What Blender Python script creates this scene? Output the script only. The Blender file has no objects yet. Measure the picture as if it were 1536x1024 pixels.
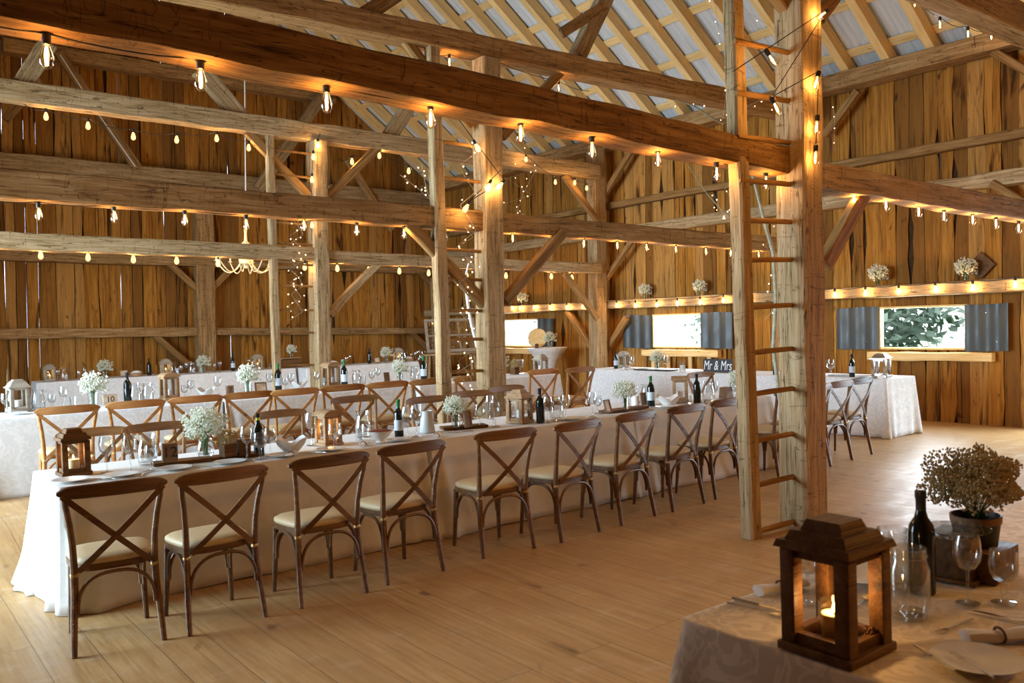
import bpy, math, random
import numpy as np
from mathutils import Matrix, Vector, Euler
SC = bpy.context.scene
COL = SC.collection
R = random.Random
PI = math.pi

# ------------------------------------------------------------------ survey of the place
# World: z up, the old plank floor is the plane z = 0.  The timber frame stands a little
# out of true with that floor (1.28 degrees), so it is built in its own frame, BT below.
FPX, YAW, PIT, ROL, EYE = 1311.87, .652548323, -.0115097961, -.0153135424, 1.69575571
TH = math.atan(.0223291046)
BT = Matrix.Rotation(TH, 4, 'Y')
def _axes():
    cy, sy = math.cos(YAW), math.sin(YAW)
    r = Vector((cy, -sy, 0)); f = Vector((sy, cy, 0)); u = Vector((0, 0, 1))
    f2 = f*math.cos(PIT)+u*math.sin(PIT); u2 = u*math.cos(PIT)-f*math.sin(PIT)
    return r*math.cos(ROL)+u2*math.sin(ROL), u2*math.cos(ROL)-r*math.sin(ROL), f2
RX, UX, FX = _axes()
EB = Vector((0, 0, EYE)); EF = BT @ EB
def ray(u, v): return RX*((u-768)/FPX)-UX*((v-512)/FPX)+FX
def bX(u, v, X): d = ray(u, v); return EB+d*(X/d.x)
def bY(u, v, Y): d = ray(u, v); return EB+d*(Y/d.y)
def bZ(u, v, Z): d = ray(u, v); return EB+d*((Z-EB.z)/d.z)
def at(u, v, h=0.0): d = BT.to_3x3() @ ray(u, v); return EF+d*((h-EF.z)/d.z)
def sm(a, b, x): t = min(1, max(0, (x-a)/(b-a))); return t*t*(3-2*t)
def hf(x, y):  # the old floor is heaved up in the middle bay
    return .14*sm(7.0, 8.5, y)*(1-.65*sm(12, 16.5, y))*(1-sm(8.6, 10.4, x))
def wob(x, s=0): return math.sin(x*1.7+s*3.1)*.5+math.sin(x*4.3+s*7.7)*.3+math.sin(x*9.1+s*1.3)*.2

# ------------------------------------------------------------------ mesh builder
class MB:
    def __init__(s): s.v = []; s.f = []; s.c = None
    def add(s, vs, fs):
        b = len(s.v); s.v += [tuple(p) for p in vs]; s.f += [tuple(i+b for i in f) for f in fs]; return s
    def box(s, c, d, rz=0, tw=1.0, td=1.0):
        x, y, z = (k/2 for k in d); q = []
        for sz in (-1, 1):
            kx, ky = (1, 1) if sz < 0 else (tw, td)
            for sx, sy in ((-1, -1), (1, -1), (1, 1), (-1, 1)):
                a, b = sx*x*kx, sy*y*ky
                q.append((c[0]+a*math.cos(rz)-b*math.sin(rz), c[1]+a*math.sin(rz)+b*math.cos(rz), c[2]+sz*z))
        return s.add(q, [(3, 2, 1, 0), (4, 5, 6, 7), (0, 1, 5, 4), (1, 2, 6, 5), (2, 3, 7, 6), (3, 0, 4, 7)])
    def bbox(s, c, d, b=.004):  # box with chamfered edges
        x, y, z = (k/2 for k in d); vs = []; idx = {}
        for a in (-1, 1):
            for e in (-1, 1):
                for g in (-1, 1):
                    for k, p in enumerate(((a*x, e*(y-b), g*(z-b)), (a*(x-b), e*y, g*(z-b)), (a*(x-b), e*(y-b), g*z))):
                        idx[(a, e, g, k)] = len(vs); vs.append((c[0]+p[0], c[1]+p[1], c[2]+p[2]))
        fs = []
        for a in (-1, 1):
            o = 1 if a > 0 else -1
            q = lambda *l: fs.append(tuple(l[::o]))
            q(*[idx[(a, e, g, 0)] for e, g in ((-1, -1), (1, -1), (1, 1), (-1, 1))])
            q(*[idx[(e, a, g, 1)] for e, g in ((-1, -1), (-1, 1), (1, 1), (1, -1))])
            q(*[idx[(e, g, a, 2)] for e, g in ((-1, -1), (1, -1), (1, 1), (-1, 1))])
            for g in (-1, 1):
                w = o*g
                for k0, k1, mk in ((0, 1, lambda t: (a, g, t)), (0, 2, lambda t: (a, t, g)), (1, 2, lambda t: (t, a, g))):
                    l = (idx[mk(-1)+(k0,)], idx[mk(1)+(k0,)], idx[mk(1)+(k1,)], idx[mk(-1)+(k1,)])
                    fs.append(l)
                for h in (-1, 1): fs.append((idx[(a, g, h, 0)], idx[(a, g, h, 1)], idx[(a, g, h, 2)]))
        return s.add(vs, fs)
    def tube(s, pts, r, n=8, flat=None, up=None, closed=False):
        pts = [Vector(p) for p in pts]; N = len(pts); vs = []; pu = Vector(up) if up else None
        for i, p in enumerate(pts):
            if closed: t = pts[(i+1) % N]-pts[i-1]
            else: t = pts[min(i+1, N-1)]-pts[max(i-1, 0)]
            t.normalize()
            if pu is None:
                pu = Vector((0, 0, 1)) if abs(t.z) < .9 else Vector((1, 0, 0))
            a = pu-t*pu.dot(t); a.normalize(); b = t.cross(a)
            if up is None: pu = a
            rr = r[i] if isinstance(r, (list, tuple)) else r
            w, h = (rr, rr) if flat is None else flat
            for k in range(n):
                g = 2*PI*(k+.5)/n; cs, sn = math.cos(g), math.sin(g)
                if flat is not None and n == 4: cs *= 1.4142; sn *= 1.4142
                vs.append(p+b*cs*w+a*sn*h)
        fs = []
        for i in range(N if closed else N-1):
            j = (i+1) % N
            for k in range(n):
                l = (k+1) % n; fs.append((i*n+k, i*n+l, j*n+l, j*n+k))
        if not closed: fs += [tuple(range(n-1, -1, -1)), tuple((N-1)*n+k for k in range(n))]
        return s.add(vs, fs)
    def lathe(s, prof, n=20, c=(0, 0, 0), sq=None, cap=True):
        vs = []; fs = []
        for r, z in prof:
            for k in range(n):
                g = 2*PI*k/n; vs.append((c[0]+r*math.cos(g), c[1]+r*math.sin(g), c[2]+z))
        for i in range(len(prof)-1):
            for k in range(n):
                l = (k+1) % n; fs.append((i*n+k, i*n+l, (i+1)*n+l, (i+1)*n+k))
        if cap: fs += [tuple(range(n-1, -1, -1)), tuple((len(prof)-1)*n+k for k in range(n))]
        return s.add(vs, fs)
    def prism(s, poly, z0, z1, f=None):  # 2-D outline swept between z0 and z1; f maps (x,y,z)
        n = len(poly); f = f or (lambda x, y, z: (x, y, z))
        vs = [f(x, y, z0) for x, y in poly]+[f(x, y, z1) for x, y in poly]
        return s.add(vs, [tuple(range(n-1, -1, -1)), tuple(range(n, 2*n))]+[(i, (i+1) % n, n+(i+1) % n, n+i) for i in range(n)])
    def octa(s, c, r, rn=None):
        x, y, z = c
        return s.add([(x+r, y, z), (x-r, y, z), (x, y+r, z), (x, y-r, z), (x, y, z+r), (x, y, z-r)],
                     [(0, 2, 4), (2, 1, 4), (1, 3, 4), (3, 0, 4), (2, 0, 5), (1, 2, 5), (3, 1, 5), (0, 3, 5)])
    def mesh(s, name, mat, smooth=35):
        me = bpy.data.meshes.new(name); me.from_pydata(s.v, [], s.f); me.update()
        if mat: me.materials.append(mat)
        if smooth and me.polygons:
            me.polygons.foreach_set('use_smooth', [True]*len(me.polygons)); me.set_sharp_from_angle(angle=math.radians(smooth))
        return me

LBL = {}
def tag(o, label, cat, group=None, kind=None):
    o['label'] = label; o['category'] = cat
    if group: o['group'] = group
    if kind: o['kind'] = kind
    LBL.setdefault(label, []).append((o.name, group))
    return o
def link(name, data, parent=None, loc=(0, 0, 0), rz=0):
    o = bpy.data.objects.new(name, data); COL.objects.link(o)
    if parent: o.parent = parent
    o.location = loc; o.rotation_euler = (0, 0, rz)
    return o
def part(name, mb, mat, parent, smooth=35): return link(name, mb.mesh(name, mat, smooth), parent)
def empty(name, loc=(0, 0, 0), rz=0):
    o = link(name, None, None, loc, rz); o.empty_display_size = .1; return o
def dup(root, loc, rz=0, sc=1.0):
    r = root.copy(); COL.objects.link(r); r.location = loc; r.rotation_euler = (0, 0, rz); r.scale = (sc,)*3
    for k in ('group', 'kind'):
        if k in r: del r[k]
    for ch in root.children:
        c = ch.copy(); COL.objects.link(c); c.parent = r
        for g in ch.children:
            d = g.copy(); COL.objects.link(d); d.parent = c
    return r
PROTO = {}
def proto(key, make):
    """First call builds the thing, later calls hand out copies of it."""
    def put(loc, rz=0, sc=1.0):
        if key not in PROTO:
            o = make(); PROTO[key] = o; o.location = loc; o.rotation_euler = (0, 0, rz); o.scale = (sc,)*3; return o
        return dup(PROTO[key], loc, rz, sc)
    return put

# ------------------------------------------------------------------ materials
def newmat(name):
    m = bpy.data.materials.new(name); m.use_nodes = True; nt = m.node_tree; nt.nodes.clear()
    out = nt.nodes.new('ShaderNodeOutputMaterial'); return m, nt, out
def N(nt, t, **k):
    n = nt.nodes.new(t)
    for a, b in k.items():
        if a in ('op', 'operation'): n.operation = b
        elif hasattr(n, a) and a not in n.inputs: setattr(n, a, b)
        else: n.inputs[a].default_value = b
    return n
def ramp(nt, fac, stops, interp='LINEAR'):
    r = nt.nodes.new('ShaderNodeValToRGB'); r.color_ramp.interpolation = interp
    el = r.color_ramp.elements
    while len(el) < len(stops): el.new(.5)
    for e, (p, c) in zip(el, stops): e.position = p; e.color = (c, c, c, 1) if isinstance(c, (int, float)) else tuple(c)+(1,)
    nt.links.new(fac, r.inputs[0]); return r.outputs[0]
def mix(nt, fac, a, b, mode='MIX'):
    m = nt.nodes.new('ShaderNodeMix'); m.data_type = 'RGBA'; m.blend_type = mode
    for s, i in ((fac, 0), (a, 6), (b, 7)):
        if isinstance(s, (int, float)): m.inputs[i].default_value = s
        elif isinstance(s, tuple): m.inputs[i].default_value = tuple(s)+(1,)
        else: nt.links.new(s, m.inputs[i])
    return m.outputs[2]
def noise(nt, vec, scale=(1, 1, 1), sc=1.0, det=4, rough=.55, dist=0.0, loc=None):
    mp = nt.nodes.new('ShaderNodeMapping'); mp.inputs['Scale'].default_value = scale
    nt.links.new(vec, mp.inputs[0])
    if loc is not None: nt.links.new(loc, mp.inputs['Location'])
    n = nt.nodes.new('ShaderNodeTexNoise'); n.inputs['Scale'].default_value = sc; n.inputs['Detail'].default_value = det
    n.inputs['Roughness'].default_value = rough; n.inputs['Distortion'].default_value = dist
    nt.links.new(mp.outputs[0], n.inputs['Vector']); return n.outputs['Fac']
def principled(nt, out, col, rough=.6, bump=None, bs=.3, bd=.01, **k):
    p = nt.nodes.new('ShaderNodeBsdfPrincipled')
    if isinstance(col, tuple): p.inputs['Base Color'].default_value = tuple(col)+(1,)
    else: nt.links.new(col, p.inputs['Base Color'])
    if isinstance(rough, (int, float)): p.inputs['Roughness'].default_value = rough
    else: nt.links.new(rough, p.inputs['Roughness'])
    for a, b in k.items(): p.inputs[a].default_value = b
    if bump is not None:
        b = nt.nodes.new('ShaderNodeBump'); b.inputs['Strength'].default_value = bs; b.inputs['Distance'].default_value = bd
        nt.links.new(bump, b.inputs['Height']); nt.links.new(b.outputs[0], p.inputs['Normal'])
    nt.links.new(p.outputs[0], out.inputs[0]); return p
def objvec(nt):
    tc = nt.nodes.new('ShaderNodeTexCoord'); oi = nt.nodes.new('ShaderNodeObjectInfo')
    cm = nt.nodes.new('ShaderNodeCombineXYZ'); mu = nt.nodes.new('ShaderNodeMath'); mu.operation = 'MULTIPLY'; mu.inputs[1].default_value = 37.0
    nt.links.new(oi.outputs['Random'], mu.inputs[0])
    for i in range(3): nt.links.new(mu.outputs[0], cm.inputs[i])
    return tc.outputs['Object'], cm.outputs[0], oi.outputs['Random']
def timber_mat(name, base, dark, pale, crack=.5, rough=.72, vary=.25, hew=0.0, spec=.12):
    m, nt, out = newmat(name); v, loc, rnd = objvec(nt)
    g = noise(nt, v, (1.1, 16, 16), 1.6, 6, .62, .4, loc); big = noise(nt, v, (.7, 3, 3), 1.1, 3, .5, .2, loc)
    c = ramp(nt, g, [(.25, dark), (.48, base), (.75, pale)])
    c = mix(nt, ramp(nt, big, [(.35, 0.0), (.75, .55)]), c, tuple(x*.72 for x in base))
    ck = noise(nt, v, (.45, 11, 11), 2.2, 2, .5, .9, loc)
    ckm = ramp(nt, ck, [(.485, 0.0), (.5, crack), (.515, 0.0)])
    if hew:
        ax = noise(nt, v, (13, 2.2, 2.2), 1.3, 1, .4, .8, loc); axm = ramp(nt, ax, [(.60, 0.0), (.612, .75), (.625, 0.0)])
        c = mix(nt, axm, c, tuple(x*.4 for x in dark))
    kn = noise(nt, v, (5, 14, 14), 1.0, 1, .4, 0, loc); knm = ramp(nt, kn, [(.73, 0.0), (.8, .75)])
    c = mix(nt, ckm, c, tuple(x*.22 for x in dark)); c = mix(nt, knm, c, tuple(x*.5 for x in dark))
    hs = nt.nodes.new('ShaderNodeHueSaturation'); mr = N(nt, 'ShaderNodeMapRange'); mr.inputs[3].default_value = 1-vary; mr.inputs[4].default_value = 1+vary
    nt.links.new(rnd, mr.inputs[0]); nt.links.new(mr.outputs[0], hs.inputs['Value']); nt.links.new(c, hs.inputs['Color'])
    b = N(nt, 'ShaderNodeMath', op='SUBTRACT'); nt.links.new(g, b.inputs[0]); nt.links.new(ckm, b.inputs[1])
    bb = b.outputs[0]
    if hew:
        hw = noise(nt, v, (4.5, 1.2, 1.2), 1.5, 2, .5, .6, loc); a2 = N(nt, 'ShaderNodeMath', op='MULTIPLY_ADD'); a2.inputs[1].default_value = hew
        nt.links.new(hw, a2.inputs[0]); nt.links.new(bb, a2.inputs[2]); bb = a2.outputs[0]
    principled(nt, out, hs.outputs[0], rough, bb, .55, .012, **{'Specular IOR Level': spec})
    return m
def plain(name, col, rough=.6, **k):
    m, nt, out = newmat(name); principled(nt, out, col, rough, **k); return m
def grainy(name, col, amt=.25, scale=30, rough=.6, bs=.2, **k):
    m, nt, out = newmat(name); v, loc, rnd = objvec(nt); g = noise(nt, v, (1, 1, 1), scale, 5, .6, 0, loc)
    c = ramp(nt, g, [(.3, tuple(x*(1-amt) for x in col)), (.7, tuple(min(1, x*(1+amt)) for x in col))])
    principled(nt, out, c, rough, g, bs, .003, **k); return m
def glassy(name, tint=(1, 1, 1), base=.03, rough=.03, k=.95):
    m, nt, out = newmat(name)
    t = N(nt, 'ShaderNodeBsdfTransparent'); t.inputs[0].default_value = tint+(1,)
    g = N(nt, 'ShaderNodeBsdfGlossy'); g.inputs['Roughness'].default_value = rough
    lw = N(nt, 'ShaderNodeLayerWeight'); lw.inputs['Blend'].default_value = .35
    ma = N(nt, 'ShaderNodeMath', op='MULTIPLY_ADD'); ma.inputs[1].default_value = k; ma.inputs[2].default_value = base
    pw = N(nt, 'ShaderNodeMath', op='POWER'); pw.inputs[1].default_value = 1.6
    nt.links.new(lw.outputs['Facing'], pw.inputs[0]); nt.links.new(pw.outputs[0], ma.inputs[0])
    mx = N(nt, 'ShaderNodeMixShader'); nt.links.new(ma.outputs[0], mx.inputs[0]); nt.links.new(t.outputs[0], mx.inputs[1]); nt.links.new(g.outputs[0], mx.inputs[2])
    nt.links.new(mx.outputs[0], out.inputs[0]); return m
def emit(name, col, s):
    m, nt, out = newmat(name); e = N(nt, 'ShaderNodeEmission'); e.inputs[0].default_value = col+(1,); e.inputs[1].default_value = s
    nt.links.new(e.outputs[0], out.inputs[0]); return m

M = {}
M['oldbeam'] = timber_mat('hewn timber', (.34, .19, .072), (.12, .055, .017), (.53, .35, .17), .8, .75, .12, .9)
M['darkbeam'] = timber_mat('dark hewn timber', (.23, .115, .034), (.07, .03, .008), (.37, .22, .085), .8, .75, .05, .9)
M['greypost'] = timber_mat('weathered timber', (.38, .25, .12), (.17, .10, .042), (.58, .43, .26), .85, .75, .1, .5)
M['brace'] = timber_mat('brace timber', (.28, .145, .047), (.12, .055, .015), (.44, .27, .11), .5, .72, .15)
M['newwood'] = timber_mat('pale spruce', (.84, .58, .25), (.64, .37, .11), (.90, .68, .36), .12, .6, .06)
M['chair'] = timber_mat('walnut stained beech', (.135, .058, .015), (.06, .024, .006), (.23, .11, .032), .1, .42, .2, 0, .4)
M['oak'] = timber_mat('oak stained beech', (.38, .175, .055), (.22, .09, .025), (.5, .27, .11), .1, .42, .15)
M['shadechair'] = timber_mat('shade-toned beech', (.22, .10, .028), (.11, .045, .011), (.32, .16, .055), .1, .42, .15, 0, .4)  # between walnut and oak tones; dimmer lighting is put into the colour
M['darkwood'] = timber_mat('dark lantern wood', (.13, .06, .02), (.05, .021, .007), (.22, .11, .04), .2, .5, .1)
M['tanwood'] = timber_mat('tan lantern wood', (.34, .2, .10), (.2, .11, .05), (.48, .31, .17), .2, .6, .1)
M['greywood'] = timber_mat('grey lantern wood', (.33, .28, .21), (.2, .165, .12), (.46, .4, .32), .2, .6, .1)
M['cushion'] = grainy('cream seat cushion', (.50, .37, .20), .06, 60, .55, .1)
M['brass'] = plain('brass', (.62, .46, .22), .3, Metallic=1.0)
M['steel'] = plain('cutlery steel', (.62, .58, .52), .22, Metallic=1.0)
M['glass'] = glassy('clear glass', (.97, .98, .98), .075)
M['pane'] = glassy('lantern pane', (.97, .97, .97), .03, .05, .3)
M['bulbglass'] = glassy('amber bulb glass', (1, .87, .62), .03)
M['bottle'] = plain('dark bottle glass', (.006, .01, .008), .07)
M['bottlegreen'] = plain('green bottle glass', (.02, .16, .05), .1)
M['foil'] = plain('black bottle foil', (.01, .01, .012), .35)
M['yellow'] = plain('yellow neck label', (.55, .7, .03), .5)
M['label'] = plain('pale bottle label', (.5, .58, .66), .6)
M['china'] = grainy('white china', (.75, .74, .71), .03, 8, .25, .02)
M['cream'] = plain('cream enamel', (.85, .72, .45), .4)
M['wax'] = plain('candle wax', (.86, .66, .32), .5, **{'Subsurface Weight': .0})
M['waxwhite'] = plain('white wax', (.85, .83, .78), .5)
M['flame'] = emit('candle flame', (1, .62, .18), 40)
M['filament'] = emit('glowing filament', (1, .60, .22), 60)
def glowing(name, col, s):
    m, nt, out = newmat(name); e = N(nt, 'ShaderNodeEmission'); e.inputs[0].default_value = col+(1,); e.inputs[1].default_value = s
    t = N(nt, 'ShaderNodeBsdfTransparent'); a = N(nt, 'ShaderNodeAddShader')
    nt.links.new(t.outputs[0], a.inputs[0]); nt.links.new(e.outputs[0], a.inputs[1]); nt.links.new(a.outputs[0], out.inputs[0]); return m
M['glow'] = glowing('glowing bulb', (1, .55, .18), 1.6)
M['fairy'] = emit('fairy light', (1, .72, .38), 9)
M['socket'] = plain('black bulb socket', (.008, .007, .006), .45)
M['cord'] = plain('black cord', (.012, .01, .008), .6)
M['wire'] = plain('pale wire', (.45, .38, .28), .5)
M['twig'] = grainy('grey twig bark', (.32, .33, .24), .3, 20, .7)
M['stem'] = plain('green stem', (.10, .2, .05), .6)
M['blossom'] = plain('white blossom', (.66, .67, .53), .8)
M['blossomtan'] = plain('dried blossom', (.46, .36, .17), .8)
M['board'] = plain('black board', (.012, .011, .012), .5)
M['chalk'] = plain('chalk white', (.8, .8, .8), .8)
M['linen'] = grainy('folded linen', (.78, .76, .72), .05, 40, .8, .2)
M['burgundy'] = grainy('red cabbage', (.16, .03, .02), .5, 25, .6)
M['milk'] = grainy('grey enamel', (.45, .47, .46), .05, 10, .4)
M['shutter'] = None
M['twine'] = plain('brown twine', (.12, .05, .02), .8)
M['kraft'] = grainy('brown card', (.2, .115, .055), .2, 12, .7)
M['photo'] = grainy('picture print', (.55, .43, .3), .4, 9, .6)
M['leaf'] = None

def cloth_mat(name, col, pat=.06, warm=None):
    m, nt, out = newmat(name); tc = N(nt, 'ShaderNodeTexCoord'); v = tc.outputs['Object']
    d = noise(nt, v, (1, 1, 1), 7, 3, .5, 1.6); dm = ramp(nt, d, [(.44, 0.0), (.47, 1.0), (.53, 1.0), (.56, 0.0)])
    w = noise(nt, v, (1, 1, 1), 160, 2, .5)
    c = mix(nt, dm, tuple(x*(1-pat) for x in col), tuple(min(1, x*(1+pat)) for x in col))
    ro = ramp(nt, dm, [(0, .85), (1, .6)])
    p = principled(nt, out, c, ro, w, .12, .002); p.inputs['Sheen Weight'].default_value = .15
    return m
M['cloth'] = cloth_mat('white damask cloth', (.67, .665, .65))
M['cloth3'] = cloth_mat('plain ivory cloth', (.62, .58, .52), .012)
M['cloth2'] = cloth_mat('ivory damask cloth', (.72, .62, .47), .10)

def m_floor():
    m, nt, out = newmat('floor planks'); tc = N(nt, 'ShaderNodeTexCoord')
    sp = N(nt, 'ShaderNodeSeparateXYZ'); nt.links.new(tc.outputs['Object'], sp.inputs[0])
    cb = N(nt, 'ShaderNodeCombineXYZ'); nt.links.new(sp.outputs[1], cb.inputs[0]); nt.links.new(sp.outputs[0], cb.inputs[1])
    br = N(nt, 'ShaderNodeTexBrick'); br.offset = .37; br.offset_frequency = 2
    for k, x in (('Color1', (0, 0, 0, 1)), ('Color2', (1, 1, 1, 1)), ('Mortar', (.5, .5, .5, 1)), ('Scale', 1.0), ('Mortar Size', .0018), ('Mortar Smooth', .1), ('Bias', 0.0), ('Brick Width', 3.3), ('Row Height', .262)):
        br.inputs[k].default_value = x
    nt.links.new(cb.outputs[0], br.inputs[0])
    rnd = N(nt, 'ShaderNodeSeparateColor'); nt.links.new(br.outputs['Color'], rnd.inputs[0])
    lc = N(nt, 'ShaderNodeCombineXYZ'); ml = N(nt, 'ShaderNodeMath', op='MULTIPLY'); ml.inputs[1].default_value = 9
    nt.links.new(rnd.outputs[0], ml.inputs[0]); nt.links.new(ml.outputs[0], lc.inputs[0]); nt.links.new(ml.outputs[0], lc.inputs[1])
    v = tc.outputs['Object']
    g = noise(nt, v, (18, .9, 1), 1.7, 6, .6, .5, lc.outputs[0]); sp2 = noise(nt, v, (2.2, 1.2, 1), 1.3, 4, .6, .3, lc.outputs[0])
    kn = noise(nt, v, (6, 3.4, 1), 1.0, 1, .4, .3, lc.outputs[0]); scr = noise(nt, v, (1.5, 3, 1), 2.2, 6, .7, 0)
    c = ramp(nt, g, [(.25, (.30, .155, .052)), (.5, (.45, .26, .10)), (.78, (.57, .37, .17))])
    c = mix(nt, ramp(nt, rnd.outputs[0], [(0, .0), (1, .35)]), c, (.40, .225, .09))
    c = mix(nt, ramp(nt, sp2, [(.4, 0.0), (.72, .5)]), c, (.34, .195, .085))
    c = mix(nt, ramp(nt, scr, [(.55, 0.0), (.75, .35)]), c, (.62, .52, .40))
    c = mix(nt, ramp(nt, kn, [(.71, 0.0), (.79, .75)]), c, (.13, .065, .022))
    c = mix(nt, br.outputs['Fac'], c, (.11, .06, .028))
    ro = ramp(nt, scr, [(.3, .30), (.7, .52)])
    b = N(nt, 'ShaderNodeMath', op='MULTIPLY_ADD'); b.inputs[1].default_value = -1.6
    nt.links.new(br.outputs['Fac'], b.inputs[0]); nt.links.new(g, b.inputs[2])
    principled(nt, out, c, ro, b.outputs[0], .3, .006, **{'Specular IOR Level': .35}); return m
M['floor'] = m_floor()
def m_wall(name, hue=1.0):
    m, nt, out = newmat(name); tc = N(nt, 'ShaderNodeTexCoord'); v = tc.outputs['Object']
    a = N(nt, 'ShaderNodeAttribute'); a.attribute_name = 'board'; f = a.outputs['Fac']
    ml = N(nt, 'ShaderNodeMath', op='MULTIPLY'); ml.inputs[1].default_value = 41; nt.links.new(f, ml.inputs[0])
    lc = N(nt, 'ShaderNodeCombineXYZ')
    for i in range(3): nt.links.new(ml.outputs[0], lc.inputs[i])
    lo = lc.outputs[0]
    g = noise(nt, v, (12, 12, .55), 1.5, 6, .62, .7, lo); st = noise(nt, v, (5, 5, .32), 1.4, 4, .6, 1.2, lo)
    kn = noise(nt, v, (6, 6, 3.0), 1.0, 2, .45, .5, lo); ring = noise(nt, v, (7, 7, .5), 1.2, 1, .4, 1.8, lo)
    c = ramp(nt, g, [(.24, (.13, .042, .005)), (.46, (.35, .142, .021)), (.74, (.54, .265, .055))])
    c = mix(nt, ramp(nt, f, [(0.0, 0.0), (.35, .15), (.7, .5), (1.0, .75)]), c, (.19, .085, .02))
    c = mix(nt, ramp(nt, f, [(.2, .0), (.24, .3), (.42, .3), (.46, .0)], 'LINEAR'), c, (.52, .31, .11))
    c = mix(nt, ramp(nt, f, [(.8, .0), (.83, .4), (1.0, .4)], 'LINEAR'), c, (.15, .062, .014))
    c = mix(nt, ramp(nt, st, [(.57, 0.0), (.67, .9)]), c, (.045, .016, .004))
    c = mix(nt, ramp(nt, ring, [(.47, 0.0), (.5, .55), (.53, 0.0)]), c, (.11, .045, .018))
    c = mix(nt, ramp(nt, kn, [(.7, 0.0), (.76, .85)]), c, (.045, .02, .01))
    principled(nt, out, c, .75, g, .45, .01, **{'Specular IOR Level': .06}); return m
M['wall'] = m_wall('waney wall boards')
M['back'] = timber_mat('outer cladding', (.05, .025, .01), (.02, .01, .004), (.08, .045, .018), .3, .8, .2)  # cladding colour kept dark, putting depth shade into the board gaps
def m_metal(name, col):
    m, nt, out = newmat(name); tc = N(nt, 'ShaderNodeTexCoord')
    g = noise(nt, tc.outputs['Object'], (.5, 9, .5), 2, 4, .5); r2 = noise(nt, tc.outputs['Object'], (2, 2, 2), 2, 5, .6)
    c = ramp(nt, g, [(.3, tuple(x*.88 for x in col)), (.7, tuple(x*1.12 for x in col))])
    principled(nt, out, c, ramp(nt, r2, [(.3, .4), (.7, .6)]), g, .1, .004, Metallic=.15); return m
M['roof'] = m_metal('galvanised roofing', (.66, .68, .69))
M['shutter'] = m_metal('old corrugated sheet', (.055, .066, .068))
def m_leaf(name, a, b):
    m, nt, out = newmat(name); tc = N(nt, 'ShaderNodeTexCoord'); g = noise(nt, tc.outputs['Object'], (1, 1, 1), 1.6, 3)
    c = ramp(nt, g, [(.3, a), (.7, b)]); principled(nt, out, c, .7); return m
M['leaf'] = m_leaf('tree leaves', (.10, .17, .11), (.24, .32, .25)); M['grass'] = m_leaf('meadow grass', (.10, .15, .06), (.16, .21, .11))
M['bark'] = grainy('tree bark', (.2, .15, .1), .3, 8, .9)

# ------------------------------------------------------------------ the timber frame
def timber(name, p0, p1, w, h, mat, label, cat, up=(0, 0, 1), seed=0, jit=.006, bow=0.0, ch=.012, group=None, w1=None, kind='thing'):
    p0, p1 = Vector(p0), Vector(p1); L = (p1-p0).length; ex = (p1-p0).normalized()
    ez = Vector(up)-ex*Vector(up).dot(ex); ez.normalize(); ey = ez.cross(ex)
    n = max(2, min(40, int(L/.28))); rn = R(seed*97+int(L*1000)); vs = []; fs = []; k = 8
    w1 = w1 or w
    for i in range(n+1):
        t = i/n; x = L*t; ww, hh = (w+(w1-w)*t)/2, h/2
        oy = rn.uniform(-jit, jit)*.6; oz = bow*math.sin(PI*t)+rn.uniform(-jit, jit)*.6
        c = ch*rn.uniform(.6, 1.5); dw = rn.uniform(-jit, jit); dh = rn.uniform(-jit, jit)
        for y, z in ((-ww+c, -hh), (ww-c, -hh), (ww, -hh+c), (ww, hh-c), (ww-c, hh), (-ww+c, hh), (-ww, hh-c), (-ww, -hh+c)):
            vs.append((x, y*(1+dw/ww)+oy, z*(1+dh/hh)+oz))
    for i in range(n):
        for j in range(k):
            l = (j+1) % k; fs.append((i*k+j, i*k+l, (i+1)*k+l, (i+1)*k+j))
    fs += [tuple(range(k-1, -1, -1)), tuple(n*k+j for j in range(k))]
    mb = MB(); mb.add(vs, fs)
    o = link(name, mb.mesh(name, M[mat], 30))
    o.matrix_world = BT @ Matrix(((ex.x, ey.x, ez.x, p0.x), (ex.y, ey.y, ez.y, p0.y), (ex.z, ey.z, ez.z, p0.z), (0, 0, 0, 1)))
    tag(o, label, cat, group, kind); return o
def post(X0, X1, Y0, Y1, z1, mat, label, seed=0, z0=None, jit=.006):
    xm, ym = (X0+X1)/2, (Y0+Y1)/2
    z0 = xm*math.tan(TH)+hf(xm, ym) if z0 is None else z0
    return timber('timber_post', (xm, ym, z0), (xm, ym, z1), Y1-Y0, X1-X0, mat, label, 'post', up=(-1, 0, 0), seed=seed, jit=jit)
XL = -3.4
XB = -3.36
post(5.88, 6.14, 3.97, 4.23, 5.05, 'greypost', 'thick pale timber post with a string of bulbs wound round its top', 1)
post(5.90, 6.16, 8.18, 8.43, 4.87, 'greypost', 'pale timber post standing behind the far chairs of the long table', 2)
post(5.90, 6.12, 12.72, 13.05, 4.74, 'greypost', 'pale timber post with ladder and fairy lights, next to the chandelier', 3)
post(12.05, 12.33, 12.93, 13.2, 5.37, 'greypost', 'round-edged wall post between two windows with metal shutters', 4)
post(6.28, 6.68, 19.72, 19.98, 5.1, 'oldbeam', 'broad brown post standing against the gable boards', 6)
def beam(X0, X1, Y0, Y1, z0, z1, label, mat='oldbeam', seed=0, za=None, bow=0.0, jit=.008):
    """a beam along X; za = (bottom, top) at its X0 end when it differs"""
    a0, a1 = za or (z0, z1); ym = (Y0+Y1)/2
    return timber('tie_beam', (X0, ym, (a0+a1)/2), (X1, ym, (z0+z1)/2), Y1-Y0, z1-z0, mat, label, 'beam', seed=seed, jit=jit, bow=bow)
beam(XB, 5.9, 4.10, 4.37, 2.895, 3.105, 'dark heavy beam with large Edison bulbs running across the whole hall', 'darkbeam', seed=11, za=(3.06, 3.27), bow=.03)
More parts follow.
